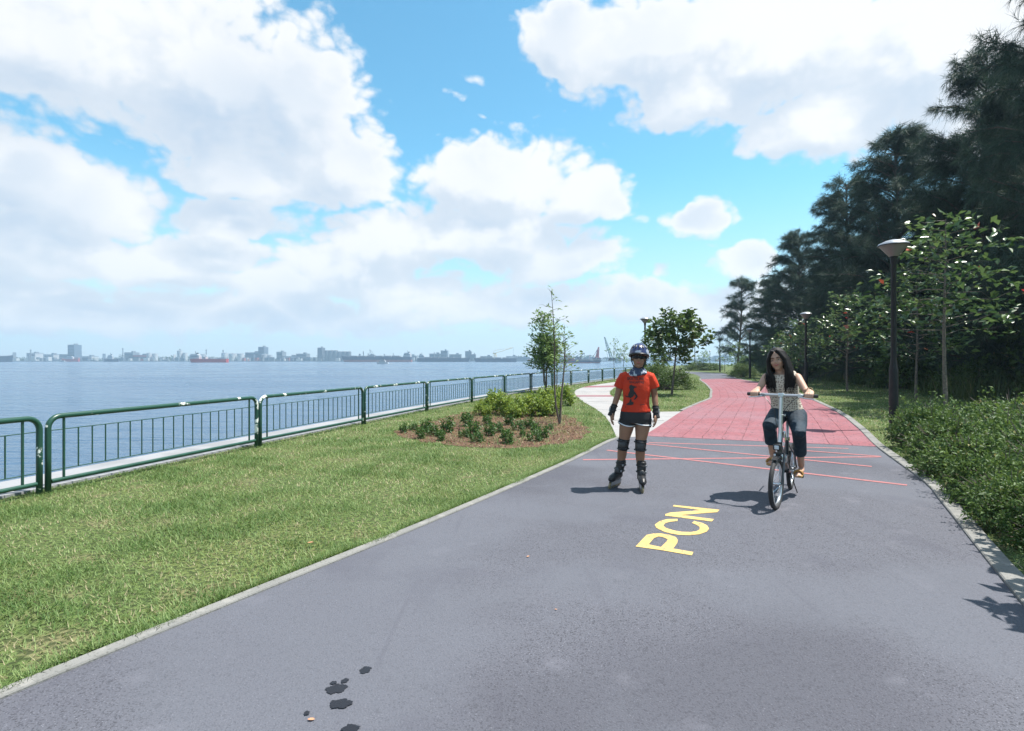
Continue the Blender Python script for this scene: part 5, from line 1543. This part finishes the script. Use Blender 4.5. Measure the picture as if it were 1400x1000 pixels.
MB().tube([V3(*arR[1][2]) + V3(.027 * math.cos(a), .012 * math.sin(a), .010 + .027 * math.sin(a)) for a in [2 * math.pi * i / 16 for i in range(16)]], .004, 6, closed=True).build('bracelet', m_gold, rider)
HAZE_D = .00042
# ------------------------------------------------------------------ far shore, harbour and ships
SHORE = 1200.0
def fx(px, Y=SHORE): return (px - 700) / F_PX * Y
def fs_(Y=SHORE): return Y / F_PX                         # metres per photo pixel
m_shore = mat('far_shore_ground', (.16, .17, .13), .9, col2=(.10, .13, .07), scale=.02)
shp = [(-2400, SHORE + 8), (-1500, SHORE), (-900, SHORE + 6), (-300, SHORE - 4), (200, SHORE), (700, SHORE + 10), (2400, SHORE), (2400, 1650), (-2400, 1650)]
sheet('far_shore', shp, SEA_Z + 1.2, m_shore, kind='structure')
m_quay = mat('quay_concrete', (.30, .30, .29), .9, col2=(.2, .2, .2), scale=.05)
q = MB(); n = len(shp)
rs = [[(p[0], p[1] + .5, SEA_Z - .8), (p[0], p[1] + .5, SEA_Z + 1.6), (p[0], p[1] + 5, SEA_Z + 1.6), (p[0], p[1] + 5, SEA_Z - .8)] for p in shp[:7]]
o = q.rings(rs).build('quay', m_quay, smooth=False); o['kind'] = 'structure'
m_fartree = leaf_mat('far_tree_leaf', (.030, .055, .022), (.065, .095, .035), rough=.8, transl=.1)
g = np.random.default_rng(5); n = 34000
x = g.uniform(-2300, 2300, n); prof = 6 + 3.5 * np.sin(x * .013) + 2.5 * np.sin(x * .041 + 1) + 2 * np.sin(x * .11)
P = np.column_stack([x, SHORE + 60 + g.random(n) * 120, SEA_Z + 1 + np.clip(prof, 2, 13) * g.random(n) ** .6])
D = norm(g.normal(size=(n, 3))); LL = g.uniform(2.0, 4.5, n)
V = leaves(P, D, norm(g.normal(size=(n, 3)) + np.array([0, 0, .6])), LL, LL * .7)
tag(link('far_treeline', tri_mesh('far_treeline', V, 4, m_fartree, g.random(n), LEAF_F)), 'dark green belt of trees along the far shore', 'trees', kind='stuff')

m_fw = mat('far_white', (.48, .49, .50), .7); m_fg = mat('far_grey', (.17, .19, .21), .8); m_fd = mat('far_dark_grey', (.07, .08, .10), .8); m_fb = mat('far_blue_grey', (.10, .135, .18), .8)
m_win = mat('far_window', (.05, .06, .08), .3); m_fr = mat('far_red', (.42, .05, .045), .7); m_fy = mat('far_yellow', (.62, .42, .10), .7); m_rust = mat('far_antifouling', (.30, .09, .07), .8); m_navy = mat('far_navy', (.025, .035, .07), .6); m_roof = mat('far_roof', (.35, .18, .14), .8)
m_green_far = mat('far_green_grey', (.22, .30, .27), .8)
G0 = SEA_Z + 1.2
def building(px, w, top, m, label, Y=1260, d=22, floors=None, name='far_building', roof=None):
    s = fs_(Y); W = w * s; top = HOR - (HOR - top) * (1 if top < 477 else .86)
    H = (HOR - top) * s + CAM_H - G0
    r = empty(name, (fx(px, Y), Y, G0), 0, label, 'building', 'harbour buildings on the far shore')
    MB().box((0, d / 2, H / 2), (W, d, H)).build('wall', m, r, smooth=False)
    rf = MB().box((0, d / 2, H + .4), (W * 1.02, d * 1.02, .8)).build('roof', roof or m_fg, r, smooth=False)
    MB().box((W * .18, d / 2, H + 2.2), (W * .22, d * .4, 3)).build('plant_room', m_fg, rf, smooth=False)
    nf = floors or max(1, int(H / 7))
    for i in range(nf): MB().box((0, -.15, H * (i + .55) / nf), (W * .88, .5, H / nf * .38)).build('window_band', m_win, r, smooth=False)
    return r
for a in [(97, 9, 472, m_fb, 'slim tower block standing tallest on the left part of the far shore'),
          (90, 18, 484, m_fg, 'low wide block at the foot of the slim tower'),
          (42, 12, 482, m_fw, 'pale domed hall on the far left shore'), (66, 14, 484, m_fw, 'white shed right of the domed hall'), (118, 14, 487, m_fw, 'small white shed right of the slim tower'),
          (176, 12, 481, m_fg, 'grey block below the thin mast left of the tank farm'), (190, 30, 485, m_fr, 'long shed with red roof edge left of the white tanks'),
          (345, 20, 481, m_fb, 'broad stepped block on the far shore, left half'), (357, 8, 475, m_fb, 'taller tower of the stepped block'), (382, 8, 480, m_fg, 'single grey block right of the stepped one'),
          (395, 26, 487, m_fw, 'long low white warehouse'), (437, 6, 476, m_fd, 'dark slim elevator tower left of the silos'), (412, 14, 483, m_fg, 'grey shed between warehouse and silos'),
          (500, 40, 487, m_fw, 'long pale shed with cream roof behind the long dark ship'), (560, 18, 486, m_fg, 'low grey works right of the long ship'),
          (607, 9, 478, m_fb, 'stepped tower in the middle of the cement works'), (595, 16, 483, m_fg, 'left wing of the cement works'), (622, 16, 484, m_fg, 'right wing of the cement works'),
          (640, 8, 479, m_fd, 'dark twin-topped tower right of the cement works'), (647, 6, 484, m_fd, 'shorter tower beside the twin-topped one'), (700, 16, 487, m_fw, 'white hall left of the young tree'), (715, 18, 488, m_fb, 'low blue-grey hall behind the young tree'), (665, 16, 487, m_fg, 'low grey hall under the yellow crane'),
          (905, 26, 484, m_fb, 'blue-grey blocks on the far shore behind the island tree'), (990, 20, 486, m_fb, 'low block on the far shore beyond the bend'), (880, 14, 486, m_fg, 'grey hall on the far shore just right of the skater')]:
    building(*a)
def tank(px, w, top, label, m=m_fw, Y=1235):
    s = fs_(Y); rr = w * s / 2; H = (HOR - top) * s + CAM_H - G0
    r = empty('storage_tank', (fx(px, Y), Y, G0), 0, label, 'tank', 'storage tanks on the far shore')
    MB().lathe([(rr, 0), (rr, H)], n=24).build('shell', m, r)
    MB().lathe([(rr * 1.02, H), (rr * .6, H + rr * .16), (.2, H + rr * .24)], n=24).build('roof', m_fg, r)
    MB().tube([(rr * .9, -rr * .5, 0), (rr * .2, -rr * 1.0, H * .6), (-rr * .5, -rr * .88, H)], .5, 5).build('stair', m_fd, r)
tk = [(204, 6, 483), (212, 7, 484), (246, 7, 480), (253, 6, 483), (307, 8, 483), (318, 10, 484), (329, 9, 484), (362, 9, 485), (369, 7, 486), (278, 8, 485)]
for i, (a, w, t_) in enumerate(sorted(tk)): tank(a, w, t_, '%s storage tank from the left on the far shore' % ORD[i])
for i, a in enumerate((447, 453, 459, 465, 471, 477)):
    tank(a, 6.4, 479.5 if i < 3 else 481, '%s tall grey silo from the left in the row behind the long ship' % ORD[i], m_fg, 1240)
def mast(px, top, label, Y=1245, w=1.6):
    H = (HOR - top) * fs_(Y) + CAM_H - G0
    r = empty('chimney_mast', (fx(px, Y), Y, G0), 0, label, 'mast', 'masts and chimneys on the far shore')
    MB().lathe([(w, 0), (w * .6, H * .9), (w * .6, H)], n=10).build('shaft', m_fg, r)
    MB().lathe([(w * 1.2, H * .9), (w * 1.2, H * .93)], n=10).build('collar', m_fd, r)
for a in [(168, 476, 'thin mast left of the tank farm'), (246, 477, 'flare stack above the leftmost tall tank'), (282, 478, 'pair-topped chimney behind the red ship'), (305, 478.5, 'leaning-capped chimney right of the red ship'), (42, 478, 'short spire over the domed hall'), (766, 476, 'mast beside the barge cranes'), (745, 479, 'mast left of the barge cranes')]: mast(*a)
def crane(px, top, label, m, Y=1150, jib=1, tilt=60, base=0.0, scale=1.0, group='cranes along the far shore'):
    H = ((HOR - top) * fs_(Y) + CAM_H - SEA_Z) * scale
    r = empty('harbour_crane', (fx(px, Y), Y, SEA_Z + base), 0, label, 'crane', group)
    tw = MB()
    for sx in (-1, 1):
        for sy in (-1, 1): tw.tube([(sx * 3.2, sy * 3.2, 0), (sx * 1.6, sy * 1.6, H * .55)], .55, 5)
    for i in range(5):
        z0, z1 = H * .11 * i, H * .11 * (i + 1); tw.tube([(-3, -3, z0), (3, -3, z1)], .3, 4); tw.tube([(3, 3, z0), (-3, 3, z1)], .3, 4)
    tw.build('tower', m, r)
    MB().box((-jib * 1.5, 0, H * .58), (7, 5, H * .08)).build('cab', m, r, smooth=False)
    a = R(tilt); L = (H * .42) / max(math.sin(a), .15)
    jb = MB()
    e = (jib * L * math.cos(a), 0, H * .58 + L * math.sin(a))
    for o in (-1.1, 1.1): jb.tube([(0, o, H * .6), (e[0], o * .3, e[2])], .5, 5)
    for i in range(7):
        t0, t1 = i / 7, (i + 1) / 7
        jb.tube([(e[0] * t0, -1.1 * (1 - .7 * t0), H * .6 + (e[2] - H * .6) * t0), (e[0] * t1, 1.1 * (1 - .7 * t1), H * .6 + (e[2] - H * .6) * t1)], .3, 4)
    jb.build('jib', m, r)
    MB().tube([e, (e[0], 0, H * .45)], .25, 4).build('hoist_cable', m_fd, r)
    MB().tube([(-jib * 4, 0, H * .62), (-jib * 1.5, 0, H * .8), e], .3, 4).build('tie', m, r)
crane(677, 475.5, 'pale yellow level-luffing harbour crane in the middle of the far shore', m_fy, 1180, 1, 18)
crane(508, 478, 'small grey crane standing behind the long dark ship', m_fg, 1190, -1, 70)
crane(845, 476, 'grey harbour crane just left of the skater\'s helmet', m_green_far, 700, -1, 62, 0, 1)
crane(776, 482, 'low crane on the barge left of the red boom', m_fg, 640, -1, 40)
crane(792, 483, 'second low crane on the barge left of the red boom', m_fd, 640, 1, 40)
# tall pale jib and dark red boom close to the railing's far end
def boom(px, top, lean, m, label, Y, w, base=3.0):
    s = fs_(Y); H = (HOR - top) * s + CAM_H - SEA_Z - base
    r = empty('boom_crane', (fx(px, Y), Y, SEA_Z + base), 0, label, 'crane', 'cranes along the far shore')
    MB().box((0, 0, 1.5), (w * 2.2, w * 2, 3)).build('house', m_fd, r, smooth=False)
    bm_ = MB()
    for o in (-w * .45, w * .45): bm_.tube([(o, 0, 2), (o * .3 + lean * s, 0, H)], [w * .22, w * .10], 6)
    for i in range(9):
        t0, t1 = i / 9, (i + 1) / 9
        bm_.tube([(-w * .45 * (1 - .7 * t0) + lean * s * t0, 0, 2 + (H - 2) * t0), (w * .45 * (1 - .7 * t1) + lean * s * t1, 0, 2 + (H - 2) * t1)], w * .09, 4)
    bm_.build('boom', m, r)
    if lean > 0 or m is m_fr: MB().box((lean * s * .5, .2, H * .5), (w * .8, .5, H * .55)).build('boom_plate', m, r, smooth=False)
    MB().tube([(-w * 1.5, 0, 2.5), (lean * s, 0, H)], w * .06, 4).build('stay', m_fd, r)
boom(836.5, 461, -10, m_green_far, 'tall pale jib leaning left above the railing end', 600, 3.0)
boom(816, 475, 2.5, m_fr, 'dark red upright boom on the barge', 640, 3.6)

def ship(px0, px1, bottom, deck, hull, boot, label, Y, bow=1, house=None, houses=(), name='cargo_ship', cargo=None, beam=None):
    """hull from photo column px0 to px1; bow=+1 points right"""
    s = fs_(Y); Lh = (px1 - px0) * s; Hd = (bottom - deck) * s
    r = empty(name, (fx((px0 + px1) / 2, Y), Y, SEA_Z), 0, label, 'ship', 'ships lying off the far shore')
    bw = beam or min(Lh * .16, 26)
    def sec(z0, z1, nm, m, par=r):
        rs = []
        for t in (0, .04, .12, .3, .6, .82, .92, 1.0):
            k = min(1, (.75 + 2.2 * t)) if t < .12 else (1 if t < .82 else max(.04, 1 - ((t - .82) / .18) ** 1.6))
            rake = .035 * Lh * max(0, (t - .8) / .2)
            ring = []
            for z in (z0, z1):
                xx = bow * (Lh * (t - .5) + rake * (z / max(Hd, 1) - 1)); sh = Hd * .18 * max(0, (t - .75) / .25) ** 2 if z == z1 and nm == 'hull' else 0
                ring.append((xx, bw / 2 * k, z + sh)); ring.append((xx, -bw / 2 * k, z + sh))
            rs.append([ring[0], ring[1], ring[3], ring[2]])
        return MB().rings(rs).build(nm, m, par, smooth=False)
    zb = Hd * .42 if boot else -.6
    if boot: sec(-.6, zb, 'waterline_band', boot)
    sec(zb + .02, Hd, 'hull', hull)
    for (t, w, h, m) in houses:
        hs = MB(); hs.box((bow * Lh * (t - .5), 0, Hd + h * s * .35), (w * s, bw * .7, h * s * .7)); hs.box((bow * Lh * (t - .5), 0, Hd + h * s * .82), (w * s * .72, bw * .85, h * s * .24))
        ho = hs.build('superstructure', m, r, smooth=False)
        MB().box((bow * Lh * (t - .5), -bw * .36, Hd + h * s * .5), (w * s * .8, .6, h * s * .1)).build('windows', m_win, ho, smooth=False)
        MB().tube([(bow * Lh * (t - .5), 0, Hd + h * s * .9), (bow * Lh * (t - .5), 0, Hd + h * s * 1.5)], .35, 5).build('mast', m_fd, ho)
        MB().box((-bow * w * s * .2 + bow * Lh * (t - .5), 0, Hd + h * s * 1.05), (w * s * .2, bw * .2, h * s * .3)).build('funnel', m_fd, ho, smooth=False)
    rl = MB(); rl.tube([(-Lh * .46, -bw * .42, Hd + 1.4), (Lh * .46, -bw * .42, Hd + 1.4)], .18, 4); rl.build('deck_rail', m_fg, r)
    if cargo:
        for k_ in range(cargo):
            x_ = Lh * (-.38 + .72 * (k_ + .5) / cargo); MB().box((x_, 0, Hd + 1.1), (Lh * .62 / cargo, bw * .6, 2.2)).build('hatch_cover', m_fg, r, smooth=False)
    return r
ship(-14, 18, 492.5, 484.5, m_navy, None, 'dark navy hull cut by the left picture edge', 1000, 1, houses=[(.15, 7, 8, m_fw)])
ship(84, 108, 490.5, 487, m_fr, None, 'small red and white ship moored below the slim tower', 1120, -1, houses=[(.5, 9, 4, m_fw)])
ship(142, 162, 492.5, 489, m_navy, None, 'small dark ship with white deckhouse left of the tank farm', 1080, -1, houses=[(.55, 7, 6, m_fw)])
ship(259, 311, 495.3, 490.3, m_fr, None, 'red supply ship with white wheelhouse forward, in front of the tanks', 800, -1, houses=[(.84, 13, 7, m_fw), (.58, 4, 3, m_fw)], name='supply_ship', beam=10)
ship(467, 563, 495.0, 488.2, m_navy, m_rust, 'long dark blue ship with rust red waterline', 1000, -1, houses=[(.06, 9, 6, m_fw)], cargo=6)
ship(571, 643, 495.5, 490.5, m_navy, None, 'dark barge-like ship in front of the cement works', 1010, 1, houses=[(.08, 8, 5, m_fw)], cargo=5)
ship(648, 706, 496, 491.5, m_navy, None, 'low dark ship left of the young tree\'s trunk', 960, -1, cargo=4)
ship(728, 823, 497.0, 493.8, m_navy, m_rust, 'long low dark barge carrying the red boom', 640, 1, houses=[(.3, 14, 3, m_fg), (.55, 10, 4, m_fr)], cargo=4, name='crane_barge')
ship(515, 531, 497.6, 495.4, m_fw, None, 'small white ferry with a pale wake in front of the long ship', 545, -1, houses=[(.5, 8, 3.4, m_fw)], name='ferry', beam=4)
ship(84, 91, 493.4, 492.4, m_fw, None, 'tiny white launch below the moored red and white ship', 900, 1, houses=[(.4, 3, 1.2, m_fw)], name='launch', beam=3)
m_wake = mat('wake_foam', (.55, .60, .64), .6)
Yw = 546; x0 = fx(531, Yw); x1 = fx(499, Yw)
wk = sheet('ferry_wake', [(x0, Yw - 1), (x0 + 3, Yw + 1.5), (x1 + 30, Yw + 4), (x1, Yw + 2.5), (x1 + 22, Yw + .3)], SEA_Z + .02, m_wake); wk['kind'] = 'structure'

# pipes, sheds and masts too small to tell apart
g = np.random.default_rng(8); mb = MB()
for i in range(420):
    x_ = g.uniform(-1400, 800); w_ = g.uniform(1.5, 14); h_ = g.uniform(2, 9) if g.random() < .86 else g.uniform(10, 22)
    if h_ > 9: w_ = g.uniform(.6, 1.6)
    mb.box((x_, SHORE + g.uniform(12, 55), G0 + h_ / 2), (w_, g.uniform(3, 9), h_))
cl = mb.build('harbour_clutter', m_fg, smooth=False, fix=False)
for m_ in (m_fw, m_fb, m_rust, m_fd): cl.data.materials.append(m_)
mi = np.repeat(g.choice(5, 420, p=[.3, .25, .25, .08, .12]), 6); cl.data.polygons.foreach_set('material_index', mi.astype(np.int32))
tag(cl, 'low jumble of sheds, pipes and masts along the far waterfront', 'harbour', kind='stuff')

# ------------------------------------------------------------------ air
hz_m = bpy.data.materials.new('haze'); hz_m.use_nodes = True
nt = hz_m.node_tree; nt.nodes.clear()
vol = nt.nodes.new('ShaderNodeVolumePrincipled')
vol.inputs['Color'].default_value = (.52, .76, 1.0, 1); vol.inputs['Density'].default_value = HAZE_D; vol.inputs['Anisotropy'].default_value = .2
on = nt.nodes.new('ShaderNodeOutputMaterial'); nt.links.new(vol.outputs[0], on.inputs['Volume'])
hb = MB().box((0, 745, 33), (4900, 1900, 76)).build('haze', hz_m, smooth=False)
tag(hb, 'thin bluish sea haze over the whole scene', 'haze', kind='stuff')
